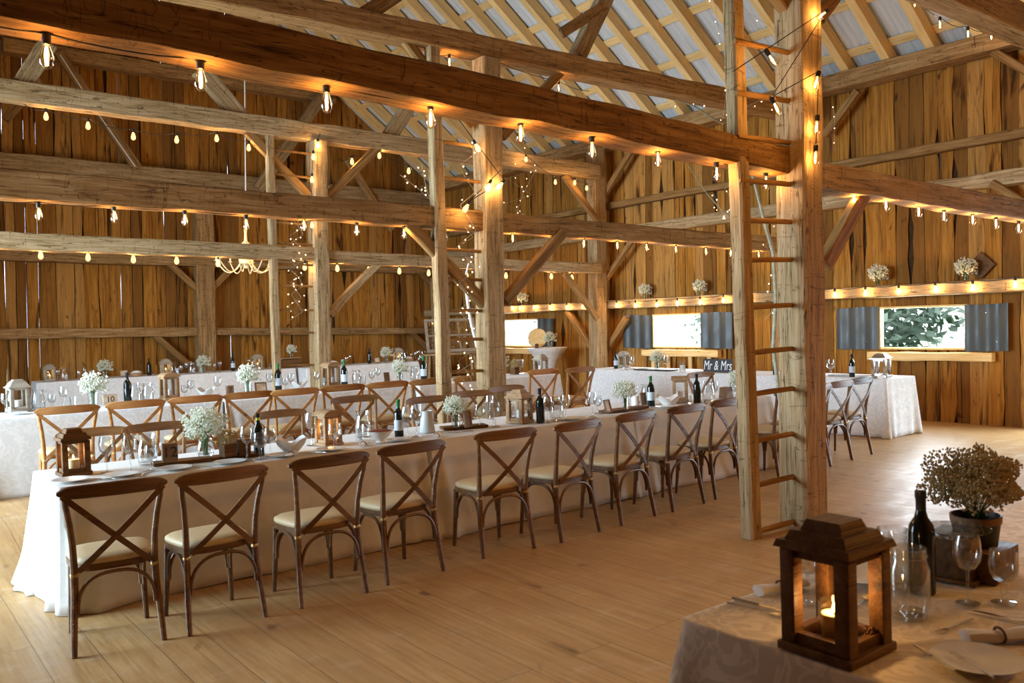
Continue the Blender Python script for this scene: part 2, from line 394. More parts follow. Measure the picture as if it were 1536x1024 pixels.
beam(6.12, 12.4, 4.0, 4.22, 2.80, 3.0, 'beam with bulbs leaving the ladder post towards the window wall', 'greypost', seed=12, bow=-.01)
beam(XB, 12.45, 3.98, 4.26, 4.73, 5.03, 'upper beam crossing above the thick ladder post', 'greypost', seed=13)
beam(XB, 5.92, 8.24, 8.47, 2.865, 3.10, 'lower beam ending at the post behind the long table', seed=14, za=(2.79, 3.16))
beam(6.14, 12.2, 8.25, 8.46, 2.87, 3.09, 'lower beam from the middle post to the window wall', seed=15)
beam(XB, 12.45, 8.22, 8.50, 4.99, 5.23, 'upper beam of the middle frame with rafters behind it', seed=16, za=(4.72, 4.99))
beam(XB, 5.92, 12.79, 13.0, 2.85, 3.07, 'grey lower beam in front of the chandelier', 'greypost', seed=17)
beam(6.1, 12.07, 12.80, 13.0, 2.825, 3.03, 'grey lower beam between third post and wall post', 'greypost', seed=18)
beam(XB, 12.07, 12.79, 13.02, 4.72, 5.0, 'pale upper beam of the frame closest to the gable', 'greypost', seed=19, za=(4.75, 5.06))
beam(XB, 6.3, 19.78, 20.0, 1.70, 1.90, 'low rail on the gable boards between broad post and open side', seed=20)
beam(6.66, 12.6, 19.78, 20.0, 1.66, 1.83, 'low rail on the gable boards reaching the corner', seed=21, za=(1.71, 1.88))
beam(XB, 12.6, 19.7, 20.0, 3.25, 3.5, 'gable beam mostly hidden behind the chandelier beam', seed=22)
beam(XB, 12.6, 19.65, 20.0, 5.05, 5.36, 'high gable beam carrying the slanting struts', 'greypost', seed=23)
beam(2.6, 9.7, 19.65, 19.98, 7.35, 7.62, 'topmost gable beam meeting the roof slope', 'oldbeam', seed=24)
def along(X0, X1, Y0, Y1, z0, z1, label, mat, seed, cat='beam', name='wall_beam', za=None):
    a0, a1 = za or (z0, z1)
    return timber(name, ((X0+X1)/2, Y0, (a0+a1)/2), ((X0+X1)/2, Y1, (z0+z1)/2), X1-X0, z1-z0, mat, label, cat, seed=seed, jit=.007)
along(12.28, 12.62, -2.5, 20.0, 5.37, 5.62, 'eaves plate carrying the rafter feet along the window wall', 'oldbeam', 31)
along(12.52, 12.66, -2.5, 20.0, 4.18, 4.31, 'thin upper rail across the window wall boards', 'brace', 32)
along(12.46, 12.66, -2.5, 20.0, 3.58, 3.78, 'rough grey rail across the window wall boards', 'greypost', 33, za=(3.54, 3.78))
along(12.34, 12.66, -2.5, 20.0, 2.125, 2.295, 'bulb-lined shelf beam above the windows', 'greypost', 34)
along(12.54, 12.66, 5.55, 7.4, 1.17, 1.30, 'pale rail under the window showing green trees', 'newwood', 35)
along(12.54, 12.66, 10.3, 12.2, 1.17, 1.30, 'pale rail under the middle window', 'newwood', 36)
along(12.54, 12.66, 15.0, 17.0, 1.17, 1.30, 'pale rail under the window behind the round wood slice', 'newwood', 37)
for k, y in enumerate((11.95, 11.55, 11.0, 10.55)):
    timber('stud', (12.61, y, 12.61*math.tan(TH)), (12.61, y, 1.17), .09, .04, 'newwood', 'pale upright stud under the middle window, %s from the wall post' % ('first', 'second', 'third', 'fourth')[k], 'stud', up=(-1, 0, 0), seed=60+k, jit=.002, group='studs under the middle window')
NB = [0]
def brace(a, b, w, h, label, mat='brace', bow=0.0, up=None, w1=None, cat='brace', name='knee_brace'):
    NB[0] += 1; a, b = Vector(a), Vector(b)
    if up is None: up = (0, 1, 0) if abs(b.x-a.x) > abs(b.y-a.y) else (1, 0, 0)
    return timber(name, a, b, w, h, mat, label, cat, up=up, seed=100+NB[0], jit=.004, bow=bow, w1=w1)
def bb(Y, a, b, w, label, h=.10, **k): return brace(bY(*a, Y), bY(*b, Y), w, h, label, **k)
bb(8.3, (612, 335), (732, 462), .13, 'brace from the lower beam down to the middle post, ladder side')
bb(8.25, (843, 350), (756, 452), .13, 'brace rising from middle post to beam, window side')
bb(8.36, (602, 52), (706, 190), .12, 'upper brace of the middle post, ladder side')
bb(8.36, (845, 103), (752, 205), .11, 'upper brace of the middle post, window side')
bb(12.9, (371, 198), (466, 298), .13, 'upper brace of the third post, ladder side')
bb(12.86, (568, 220), (490, 296), .13, 'upper brace of the third post, window side')
bb(12.86, (568, 394), (494, 472), .12, 'curved pale brace under the grey beam', bow=.05, mat='greypost')
bb(12.88, (846, 262), (895, 330), .12, 'upper brace meeting the wall post')
bb(12.88, (846, 409), (896, 478), .12, 'lower brace meeting the wall post')
bb(4.12, (1294, 292), (1236, 398), .13, 'stout brace glowing beneath a bulb beside the ladder post')
bb(4.1, (1262, -20), (1226, 28), .11, 'short brace at the top of the ladder post, window side')
bb(4.14, (1160, -14), (1212, 52), .12, 'short brace at the top of the ladder post, ladder side')
bb(19.85, (238, 380), (296, 434), .14, 'gable brace above the low rail, sloping down to the broad post')
bb(19.85, (352, 398), (316, 434), .14, 'gable brace below the chandelier')
bb(19.85, (232, 503), (284, 548), .14, 'gable brace under the low rail')
bb(19.85, (622, 399), (650, 430), .13, 'short gable brace beside the corner ladder')
bb(19.85, (618, 500), (648, 528), .13, 'short brace under the rail behind the old window sash')
def bw(X, a, b, w, label, h=.10, **k): return brace(bX(*a, X), bX(*b, X), w, h, label, **k)
bw(12.4, (946, 227), (901, 302), .11, 'wall brace rising from the wall post to the eaves plate')
bw(12.4, (948, 362), (902, 428), .10, 'wall brace rising from the wall post to the grey rail')
bw(12.45, (851, 466), (886, 520), .12, 'wall brace under the shelf beam beside the round wood slice')
bw(12.45, (940, 476), (902, 538), .12, 'wall brace partly covered by a metal shutter')
bw(12.45, (1287, 136), (1238, 203), .11, 'wall brace under the eaves plate beside the ladder post')
bw(12.45, (1490, 78), (1560, 118), .11, 'brace under the eaves plate close to the hanging bulbs')
bw(12.45, (1488, 275), (1560, 318), .11, 'brace under the rough grey rail')
def strut(Y, a, b, w, label, h=.15): return bb(Y, a, b, w, label, h=h, cat='strut', name='roof_strut', mat='greypost')
strut(8.4, (866, 84), (925, -40), .20, 'slanting strut on the middle upper beam with a short cross plank')
bb(8.25, (842, 50), (908, 8), .14, 'short cross plank nailed to the slanting strut', h=.04, mat='oldbeam', cat='plank', name='cross_plank')
strut(12.95, (583, 206), (640, 118), .24, 'pale strut on the third upper beam, window side')
strut(12.95, (34, 126), (72, 66), .24, 'pale strut on the third upper beam beside the first big bulb')
strut(12.95, (362, 176), (298, 104), .24, 'pale strut on the third upper beam behind the second big bulb')
strut(19.5, (387, 284), (492, 132), .26, 'long strut on the high gable beam')
bb(19.6, (206, 252), (88, 78), .2, 'brown gable brace with a thin white cable beside it', mat='oldbeam')
bb(19.6, (8, 180), (60, 120), .16, 'brown gable brace above the grey-brown beam', mat='oldbeam')
bb(19.6, (588, 345), (520, 238), .16, 'thin dark gable brace behind the third post', mat='oldbeam')
bb(8.36, (530, 34), (640, -40), .18, 'rough strut touching the upper beam at the hall middle', mat='oldbeam', cat='strut', name='roof_strut')
bb(10.5, (1062, 124), (1000, -30), .09, 'dark slim rafter prop in front of the roof slope', mat='chair', cat='strut', name='roof_strut')

# rafters, battens, roof
PIT_R = math.radians(36.0); XE, ZE, XR = 12.45, 5.53, 1.5
ZR = ZE+(XE-XR)*math.tan(PIT_R)
nrm = Vector((math.sin(PIT_R), 0, math.cos(PIT_R)))
sl = Vector((-math.cos(PIT_R), 0, math.sin(PIT_R)))
ys = [5.6+.66*i for i in range(22)]
words = 'first second third fourth fifth sixth seventh eighth ninth tenth eleventh twelfth thirteenth fourteenth fifteenth sixteenth seventeenth eighteenth nineteenth twentieth twenty-first twenty-second'.split()
for i, y in enumerate(ys):
    o = nrm*.095; a = Vector((XE+.05, y, ZE-.05*math.tan(PIT_R)))+o; b = Vector((XR, y, ZR))+o
    timber('rafter', a, b, .13, .19, 'newwood', 'pale rafter under the metal roof, %s counted from the gable' % words[len(ys)-1-i], 'rafter', up=nrm, seed=200+i, jit=.002, ch=.004, group='rafters under the metal roof')
for i in range(15):
    p = Vector((XE, 0, ZE))+nrm*.205+sl*(.3+.82*i)
    timber('roof_batten', (p.x, 4.8, p.z), (p.x, 19.9, p.z), .14, .03, 'newwood', 'roof batten across the rafters, %s up from the eaves plate' % words[i], 'batten', up=nrm, seed=240+i, jit=.001, ch=.003, group='battens across the rafters')
def roofsheet(name, left=False):
    mb = MB(); n = 160; y0, y1 = -3.0, 20.4
    e0 = Vector((XE, 0, ZE))+nrm*.225-sl*.7; e1 = Vector((XR, 0, ZR))+nrm*.225
    if left:
        e0.x = 2*XR-e0.x; e1.x = XR
    rows = []
    for i in range(n*4+1):
        y = y0+(y1-y0)*i/(n*4); k = i % 4; d = nrm*(.02 if k in (1, 2) else 0)
        if left: d = Vector((-d.x, 0, d.z))
        rows.append(((e0.x+d.x, y, e0.z+d.z), (e1.x+d.x, y, e1.z+d.z)))
    vs = [p for r in rows for p in r]; mb.add(vs, [(2*i, 2*i+1, 2*i+3, 2*i+2) for i in range(n*4)])
    o = link(name, mb.mesh(name, M['roof'], 20)); o.matrix_world = BT; o['kind'] = 'structure'; return o
roofsheet('ceiling_roof'); roofsheet('ceiling_roof_slope', True)

# walls of waney boards with thin daylight gaps
def wall(name, frame, L, top, holes, seed, force=(), slit=.3, bot=0.0):
    """boards along s in [0,L]; frame(s, d, z) -> point, d = depth into the room; holes = (s0,s1,z0,z1)"""
    rn = R(seed); cuts = [0.0]; fb = sorted(set([f for h in holes for f in h[:2]]+list(force)+[L]))
    while cuts[-1] < L-.01:
        w = rn.choice((.19, .22, .25, .29, .33)); nx = cuts[-1]+w
        nf = [f for f in fb if f > cuts[-1]+.001][0]
        if nx > nf-.12: nx = nf if nf-cuts[-1] < .42 else cuts[-1]+(nf-cuts[-1])/2
        cuts.append(nx)
    straight = set(round(f, 4) for f in fb); mb = MB(); bd = MB(); val = []; edge = {}
    def edges(c, sd, z):
        if round(c, 4) in straight: return c+sd*.002
        k = round(c, 3); r2 = R(int(k*1000)+seed); ph = r2.uniform(0, 9); amp = r2.choice((.006, .012, .02, .03))
        w = wob(z*1.5, ph)*amp; wane = max(0, wob(z*.9, ph+4)-.3)*.12*r2.random()
        return c+w+sd*(r2.uniform(.002, .008)+wane*(1 if (k*10) % 2 < 1.4 else .2))
    slits = []
    for i in range(len(cuts)-1):
        a, b = cuts[i], cuts[i+1]; dep = rn.uniform(.0, .012); v = rn.random()
        zt = min(top(a), top(b)) ; spans = [(bot(a) if callable(bot) else bot, None)]
        hz = [h for h in holes if h[0] < (a+b)/2 < h[1]]
        z0 = spans[0][0]; segs = [(z0, None)] if not hz else [(z0, hz[0][2]), (hz[0][3], None)]
        for s0, s1 in segs:
            n = 16; vs = []; fs = []
            for j in range(n+1):
                t = j/n; za = s0+((s1 if s1 else top(a))-s0)*t; zb = s0+((s1 if s1 else top(b))-s0)*t
                ea, eb = edges(a, 1, za), edges(b, -1, zb); ea = max(ea, a-.05); cup = .004
                vs += [frame(ea, dep, za), frame((ea+eb)/2, dep+cup, (za+zb)/2), frame(eb, dep, zb), frame(ea, dep-.022, za), frame(eb, dep-.022, zb)]
            for j in range(n):
                p, q = j*5, j*5+5
                fs += [(p, p+1, q+1, q), (p+1, p+2, q+2, q+1), (p+3, p, q, q+3), (p+2, p+4, q+4, q+2)]
            fs += [(0, 1, 2, 4, 3), (n*5, n*5+1, n*5+2, n*5+4, n*5+3)]
            mb.add(vs, fs); val += [v]*len(fs)
        if i and rn.random() < slit: slits.append((a, rn.choice((.005, .008, .012))))
    # outer cladding behind the gaps
    bc = [0.0]+[x for s, w in slits for x in (s-w/2, s+w/2)]+[L]
    for k in range(0, len(bc), 2):
        a, b = bc[k], bc[k+1]; xs = sorted(set([a, b]+[h for hh in holes for h in hh[:2] if a < h < b]))
        for p, q in zip(xs, xs[1:]):
            hz = [h for h in holes if h[0] < (p+q)/2 < h[1]]
            z0 = bot(p) if callable(bot) else bot
            for s0, s1 in ([(z0, None)] if not hz else [(z0, hz[0][2]), (hz[0][3], None)]):
                ta, tb = (s1, s1) if s1 else (top(p), top(q))
                m = max(1, int((q-p)/1.0)) if not s1 else 1
                for e in range(m):
                    u, w = p+(q-p)*e/m, p+(q-p)*(e+1)/m; tu, tw = (s1, s1) if s1 else (top(u), top(w))
                    vs = [frame(u, -.03, s0), frame(w, -.03, s0), frame(w, -.03, tw), frame(u, -.03, tu), frame(u, -.055, s0), frame(w, -.055, s0), frame(w, -.055, tw), frame(u, -.055, tu)]
                    mb.add(vs, [(0, 1, 2, 3), (7, 6, 5, 4), (0, 3, 7, 4), (1, 5, 6, 2), (3, 2, 6, 7), (0, 4, 5, 1)]); val += [2.0]*6
    me = mb.mesh(name, M['wall'], 0); me.materials.append(M['back']); me.polygons.foreach_set('material_index', [1 if q > 1.5 else 0 for q in val]); at_ = me.attributes.new('board', 'FLOAT', 'FACE'); at_.data.foreach_set('value', val)
    o = link(name, me); o.matrix_world = BT; o['kind'] = 'structure'; return o
WX, GY = 12.7, 20.05
fz = lambda X: X*math.tan(TH)
Wn = [(15.55, 16.87), (10.73, 11.99), (5.92, 7.26)]; WZ = (1.335, 1.985)
holes = [(a+2.5, b+2.5, WZ[0], WZ[1]) for a, b in Wn]+[(5.35, 7.45, -.1, 2.6)]
wall('wall_right', lambda s, d, z: (WX-d, s-2.5, z), GY+2.5, lambda s: 5.75, holes, 5, slit=.25, bot=fz(WX)-.02)
def gtop(s):
    X = s+XL; return 5.865+(min(XE-X, X-(2*XR-XE)))*math.tan(PIT_R)
wall('wall_back', lambda s, d, z: (s+XL, GY-d, z), WX-XL, lambda s: max(.5, gtop(s)), [], 9, slit=.45, bot=-.1)
wall('wall_left', lambda s, d, z: (XL+d, s-2.5, z), GY+2.5, lambda s: 10.3, [(9.1, 15.5, -.2, 4.3)], 15, slit=.2, bot=-.15)
wall('wall_front', lambda s, d, z: (s+XL, -2.5+d, z), WX-XL, lambda s: max(.5, gtop(s)), [], 19, slit=.1, bot=-.1)
wall('wall_added_shade', lambda s, d, z: (s+XL, 4.3-d, z), 3.8, lambda s: 3.0, [], 23, slit=0, bot=-.1)  # added partition out of view, keeps door daylight off the foreground
# floor
def floor():
    mb = MB(); nx, ny = 44, 60; x0, x1, y0, y1 = XL-.2, 12.78, -2.7, GY+.1
    for j in range(ny+1):
        for i in range(nx+1):
            x, y = x0+(x1-x0)*i/nx, y0+(y1-y0)*j/ny; mb.v.append((x, y, hf(x, y)))
    mb.f = [(j*(nx+1)+i, j*(nx+1)+i+1, (j+1)*(nx+1)+i+1, (j+1)*(nx+1)+i) for j in range(ny) for i in range(nx)]
    o = link('floor', mb.mesh('floor', M['floor'])); o['kind'] = 'structure'
floor()

# windows: frame, pane
for k, (a, b) in enumerate(Wn):
    mb = MB(); z0, z1 = WZ; x = WX-.02
    for y in (a+.02, b-.02): mb.bbox((x, y, (z0+z1)/2), (.09, .04, z1-z0))
    for z in (z0+.015, z1-.015): mb.bbox((x, (a+b)/2, z), (.09, b-a-.08, .03))
    o = link('window_%d' % (k+1), mb.mesh('window_frame', M['newwood'])); o.matrix_world = BT; o['kind'] = 'structure'
# corrugated metal shutters
def shutter(y0, y1, label, seed, z0=1.325, z1=1.98, x=12.60):
    mb = MB(); n = 48; w = y1-y0
    for i in range(n+1):
        t = i/n; d = .018*math.cos(t*w/.27*2*PI+seed)
        for z in (z0-.01*math.sin(t*2+seed), z1-.012*math.sin(t*3+seed)):
            for q in (0, -.003): mb.v.append((-d+q, (t-.5)*w, z-(z0+z1)/2))
    for i in range(n):
        a, b = i*4, i*4+4; mb.f += [(a, a+2, b+2, b), (a+1, b+1, b+3, a+3), (a, b, b+1, a+1), (a+2, a+3, b+3, b+2)]
    o = link('metal_shutter', mb.mesh('metal_shutter', M['shutter'], 60)); o.matrix_world = BT @ Matrix.Translation((x, (y0+y1)/2, (z0+z1)/2))
    tag(o, label, 'shutter', 'corrugated shutters beside the windows')
    for e in (.12, .6):
        s = MB(); s.lathe([(.008, 0), (.008, .012), (.004, .016)], 8); p = link('screw', s.mesh('screw', M['steel']), o, (-.03, -w*.32+w*.5*e, .2*(1 if e > .3 else -1))); p.rotation_euler = (0, -PI/2, 0)
shutter(14.95, 15.56, 'corrugated shutter behind the round wood slice bouquet', 1)
shutter(16.87, 17.6, 'corrugated shutter hidden behind the middle post', 5)
shutter(11.97, 12.76, 'corrugated shutter beside the wall post', 2)
shutter(10.02, 10.72, 'corrugated shutter above the lettered sign', 3)
shutter(7.24, 7.95, 'corrugated shutter between ladder post and green window', 4)
shutter(5.35, 5.93, 'corrugated shutter past the green window, beside bare boards', 6)

# outside: meadow, trees
mb = MB(); mb.add([(-60, -60, -.9), (80, -60, -.9), (80, 80, -.9), (-60, 80, -.9)], [(0, 1, 2, 3)])
o = link('ground', mb.mesh('ground', M['grass'])); o['kind'] = 'structure'
def tree(x, y, h, r, seed, label):
    t = empty('tree', (x, y, -.9)); tag(t, label, 'tree', 'trees outside the windows')
    rn = R(seed); mb = MB()
    for i in range(4200):
        u = rn.gauss(0, 1), rn.gauss(0, 1), rn.gauss(0, 1); l = math.sqrt(sum(k*k for k in u)) or 1; q = r*(.55+.45*rn.random())*(1+.25*wob(u[0]*2, seed))
        c = Vector((u[0]/l*q, u[1]/l*q, h*.58+u[2]/l*q*.9)); s = rn.uniform(.09, .2)
        a = Vector((rn.gauss(0, 1), rn.gauss(0, 1), rn.gauss(0, 1))).normalized(); b = a.orthogonal().normalized()
        mb.add([c-a*s, c-b*s*.5, c+a*s, c+b*s*.5], [(0, 1, 2, 3)])
    part('foliage', mb, M['leaf'], t, 0)
    part('trunk', MB().tube([(0, 0, 0), (.05, 0, h*.3), (0, .05, h*.6)], [.16, .13, .06]), M['bark'], t)
tree(19.5, 11.6, 5.2, 2.3, 1, 'leafy tree filling the upper part of the window nearest bare boards')
tree(19.8, 6.4, 5.0, 2.6, 2, 'leafy bush seen at the far edge of the green window')
tree(30, 23.0, 5.0, 2.4, 3, 'pale distant tree seen through the middle window')
tree(34, 38.0, 5.0, 2.4, 4, 'pale distant tree seen beside the middle post')

# ------------------------------------------------------------------ chairs
def chair_proto(mat):
    W = M[mat]
    def make():
        t = empty('cross_back_chair')
        # seat ring and cushion: a rounded trapezoid
        def outline(g, n=36):
            q = []
            for k in range(n):
                a = 2*PI*k/n; c, s = math.cos(a), math.sin(a); e = .55
                x = math.copysign(abs(c)**e, c); y = math.copysign(abs(s)**e, s)
                q.append((x*(.212+.018*y)*g, y*.205*g))
            return q
        mb = MB(); mb.prism(outline(1), .425, .458); part('seat', mb, W, t)
        mb = MB(); lay = [(.97, .458), (1.0, .468), (.99, .484), (.9, .497), (.6, .504), (.0, .506)]; n = 36
        for g, z in lay: mb.v += [(x, y, z) for x, y in outline(max(g, .001), n)]
        for i in range(len(lay)-1): mb.f += [(i*n+k, i*n+(k+1) % n, (i+1)*n+(k+1) % n, (i+1)*n+k) for k in range(n)]
        part('cushion', mb, M['cushion'], t, 60)
        for s in (-1, 1):
            pts = [(s*.222, -.262, 0), (s*.214, -.232, .16), (s*.203, -.207, .32), (s*.2, -.2, .45), (s*.204, -.212, .58), (s*.216, -.235, .70), (s*.232, -.26, .80), (s*.238, -.268, .85)]
            part('leg', MB().tube(pts, [.0155, .018, .0195, .0195, .0175, .0165, .016, .014], 10), W, t)
            pts = [(s*.185, .165, .43), (s*.19, .175, .25), (s*.202, .192, .0)]
            part('leg', MB().tube(pts, [.0195, .018, .014], 10), W, t)
        # top rail: bowed board with rounded ends
        mb = MB(); n = 22
        for i in range(n+1):
            u = -1+2*i/n; x = u*.272; y = -.262-.045*(1-u*u); zc = .868+.004*(1-u*u); hh = .034*(1-abs(u)**9*.72)+.003*(1-u*u)
            for yy, zz in ((-.010, -hh+.005), (-.010, hh-.006), (-.004, hh), (.005, hh), (.010, hh-.006), (.010, -hh+.005), (.005, -hh), (-.004, -hh)):
                mb.v.append((x, y+yy, zc+zz))
        for i in range(n): mb.f += [(i*8+k, (i+1)*8+k, (i+1)*8+(k+1) % 8, i*8+(k+1) % 8) for k in range(8)]
        mb.f += [tuple(range(8)), tuple(n*8+k for k in range(7, -1, -1))]
        part('top_rail', mb, W, t)
        for s in (-1, 1):
            P = []
            for i in range(15):
                u = i/14; x = s*(.248-.428*u); z = .855-.415*u; y = -.278+.062*u-.034*math.sin(PI*u)-(.006 if s > 0 else 0)
                P.append((x, y, z))
            part('cross_strap', MB().tube(P, .01, 4, flat=(.0155, .0045), up=(0, 1, 0)), W, t)
            part('bracket', MB().lathe([(.021, -.009), (.0225, 0), (.021, .009)], 10, (s*.2, -.2, .418)), M['brass'], t)
        def arch(a, b, inn=1):
            a, b = Vector(a), Vector(b); P = []
            for i in range(19):
                g = PI*i/18; c = math.cos(g); s = math.sin(g)
                f = .5-.5*math.copysign(abs(c)**.75, c); p = a.lerp(b, f); p.z = .215+.20*s**.8; P.append(p)
            return MB().tube(P, .0105, 7)
        for a, b in (((-.192, -.226, 0), (.192, -.226, 0)), ((-.176, .178, 0), (.176, .178, 0)), ((-.203, -.19, 0), (-.19, .16, 0)), ((.203, -.19, 0), (.19, .16, 0))):
            part('arched_stretcher', arch(a, b), W, t)
        return t
    return proto('chair_'+mat, make)
dark_chair, oak_chair, shade_chair = chair_proto('chair'), chair_proto('oak'), chair_proto('shadechair')
def put_chair(pr, x, y, rz, label, group):
    o = pr((x, y, hf(x, y)), rz); tag(o, label, 'chair', group); return o
def front_chair(pL, pR, label, rz=None):
    a = at(*pL)
    if pR: b = at(*pR); d = math.atan2(b.y-a.y, b.x-a.x); m = (a+b)/2
    else: d = rz or 0; m = a+Vector((.225*math.cos(d), .225*math.sin(d), 0))
    d = max(-.14, min(.14, d)); c = m+Vector((-math.sin(d)*.262, math.cos(d)*.262, 0))
    put_chair(dark_chair, c.x, c.y, d, label, 'dark chairs along the near side of the long table')
nth = words
FC = [((111, 987), (247, 959)), ((283, 954), (400, 924)), ((451, 913), (552, 888)), ((579, 878), (668, 855)), ((724, 838), (803, 821.5)), ((839, 815), (903, 796)), ((930.5, 789), (985, 773)), ((1007, 768), (1059, 754)), ((1073, 749), (1115, 737))]
FL = ['dark cross-back chair at the cloth-pooled end of the long table, first of its row', 'dark cross-back chair second in the row, in front of the number block', 'dark cross-back chair third in the row, in front of the white napkin bowl', 'dark cross-back chair fourth in the row, where two tablecloths overlap', 'dark cross-back chair fifth in the row, just past the tablecloth overlap', 'dark cross-back chair sixth in the row, in front of the glass jugs', 'dark cross-back chair seventh in the row, in front of the bouquet and frames', 'dark cross-back chair eighth in the row, in front of the small tan lantern', 'dark cross-back chair ninth in the row, partly behind the ladder rail']
for (a, b), l in zip(FC, FL): front_chair(a, b, l)
p = at(1158, 717); put_chair(dark_chair, p.x+.12, p.y+.12, .05, 'dark cross-back chair seen between ladder rail and ladder post', 'dark chairs along the near side of the long table')
for (u, v), l in zip([(1258, 697), (1279, 690), (1304.5, 682)], ['dark cross-back chair half hidden by the ladder post', 'dark cross-back chair squeezed between two others past the ladder post', 'dark cross-back chair standing last in the row before the white head table']):
    p = at(u, v); put_chair(dark_chair, {1258: 8.2, 1279: 8.71, 1304.5: 9.21}[u], p.y+.262, .03, l, 'dark chairs along the near side of the long table')
R2 = [(57, 618, 147, 612), (153, 608, 237, 603), (245, 600, 318, 596), (329, 595, 402, 590), (413, 590, 478, 588), (482, 586, 550, 580), (553, 581, 613, 575), (620, 576, 672, 571), (679, 573, 722, 569), (781, 562, 827, 557), (828, 560, 866, 555)]
L2 = ['first from its open end, behind the dark lantern', 'second from its open end', 'third from its open end', 'fourth from its open end', 'fifth from its open end', 'sixth from its open end, behind the tan candle lantern', 'seventh from its open end, above the red-filled bowl', 'eighth from its open end, beside a ladder rail', 'ninth from its open end, seen through the ladder rungs', 'just past the middle post', 'past the middle post, last before the bare floor']
for (a, b, c, d), l in zip(R2, L2):
    p = (at(a, b, 1.0)+at(c, d, 1.0))/2; k = R2.index((a, b, c, d)); rz = {0: -.05, 9: .06, 10: .06}.get(k, .0); p.x += {8: .2, 9: .13, 10: .30}.get(k, 0)
    put_chair(oak_chair, p.x, min(8.98, max(8.78, p.y+.22))+.08, rz, 'honey-brown chair at the second table, '+l, 'honey-brown chairs along the second table')
for x, y, rz, l in [(1.58, 7.40, PI-.1, 'behind the dark lantern'), (2.10, 7.38, PI+.04, 'behind the jug and number block'), (3.22, 7.42, PI+.1, 'behind the white napkin bowl'), (4.13, 7.75, PI, 'behind the tan candle lantern'), (4.80, 7.42, PI, 'behind the grey enamel jug'), (5.95, 7.6, PI+.05, 'in front of the middle post'), (5.38, 7.5, PI, 'behind two goblets by the middle post'), (8.95, 7.35, PI, 'seen through the gap beside the ladder post')]:
    put_chair(shade_chair, x, y, rz, 'brown chair across the long table, '+l, 'chairs on the far side of the long table')

# ------------------------------------------------------------------ draped tables
def draped(x0, x1, y0, y1, H, label, mat='cloth', seed=0, flare=(.03, .03, .03, .03), rz=0.0, wave=.022, z0=0.0, pool=None, group='draped tables', flat='', ck=1.0):
    """cloth over a table top; flare = how far the hem stands out at -x, +x, -y, +y"""
    cx, cy = (x0+x1)/2, (y0+y1)/2; a, b = (x1-x0)/2, (y1-y0)/2; rc = .035; per = []
    def seg(p, q, n):
        for i in range(n): per.append((p[0]+(q[0]-p[0])*i/n, p[1]+(q[1]-p[1])*i/n))
    nx, ny = max(14, int((x1-x0)/.022)), max(14, int((y1-y0)/.022)); k = 6
    def arc(x, y, g):
        for i in range(k): t = g+PI/2*i/k; per.append((x+rc*math.cos(t), y+rc*math.sin(t)))
    seg((-a+rc, -b), (a-rc, -b), nx); arc(a-rc, -b+rc, -PI/2); seg((a, -b+rc), (a, b-rc), ny); arc(a-rc, b-rc, 0)
    seg((a-rc, b), (-a+rc, b), nx); arc(-a+rc, b-rc, PI/2); seg((-a, b-rc), (-a, -b+rc), ny); arc(-a+rc, -b+rc, PI)
    n = len(per); rows = 15; mb = MB(); rn = R(seed); ph = [rn.uniform(0, 6) for _ in range(6)]
    def nrm2(x, y):
        dx = 0 if abs(x) < a-rc else math.copysign(1, x)*min(1, (abs(x)-a+rc)/rc); dy = 0 if abs(y) < b-rc else math.copysign(1, y)*min(1, (abs(y)-b+rc)/rc)
        l = math.hypot(dx, dy) or 1; return dx/l, dy/l
    s = 0
    arcl = []
    for i, (x, y) in enumerate(per):
        arcl.append(s); x2, y2 = per[(i+1) % n]; s += math.hypot(x2-x, y2-y)
    for r in range(rows+1):
        if r < 3: d = (-.012, -.003, .0)[r]; z = (H, H-.001, H-.008)[r]; t = 0
        else: t = (r-2)/(rows-2); z = (H-.008)*(1-t)+.004
        for i, (x, y) in enumerate(per):
            ux, uy = nrm2(x, y); q = arcl[i]
            if r < 3: mb.v.append((x+ux*d, y+uy*d, z)); continue
            fl = flare[0]*max(0, -ux)+flare[1]*max(0, ux)+flare[2]*max(0, -uy)+flare[3]*max(0, uy)
            corner = min(1, math.exp(-((a-abs(x))/.22)**2)*math.exp(-((b-abs(y))/.22)**2))
            w = math.sin(q*9+ph[0]+1.5*math.sin(q*1.7+ph[1]))*.45+math.sin(q*17+ph[2])*.22+math.sin(q*4.1+ph[3])*.5
            sharp = math.sin(q*31+ph[4])*corner*.9
            o = fl*t**1.1+(w*wave+sharp*.02)*t**1.0*(1+1.3*corner)+corner*.05*t
            o -= corner*.05*t*(1-ck)
            if ('+x' in flat and ux > .5) or ('-x' in flat and ux < -.5) or ('+y' in flat and uy > .5) or ('-y' in flat and uy < -.5): o = -.004
            if pool and pool(x, y): o += pool(x, y)*max(0, t-.72)**1.3*2.2
            zz = z+.012*t*math.sin(q*6+ph[5]) if t < 1 else .004+max(0, math.sin(q*5+ph[5]))*.006
            mb.v.append((x+ux*o, y+uy*o, max(.003, zz)))
    for r in range(rows): mb.f += [(r*n+i, (r+1)*n+i, (r+1)*n+(i+1) % n, r*n+(i+1) % n) for i in range(n)]
    mb.f.append(tuple(range(n)))
    # hem thickness
    o = link('tablecloth', mb.mesh('tablecloth', M[mat], 70), None, (cx, cy, z0), rz)
    so = o.modifiers.new('cloth', 'SOLIDIFY'); so.thickness = .003; so.offset = -1
    tag(o, label, 'tablecloth', group); return o
TA = .765
draped(1.03, 3.665, 5.89, 6.78, TA, 'white cloth over the long table end holding the dark lantern, hem pooled on the floor', 'cloth3', 1, (.05, .02, .10, .06), flat='+x', pool=lambda x, y: .10 if x < -1.15 and y > 0.1 else (.05 if x > 1.2 else 0))
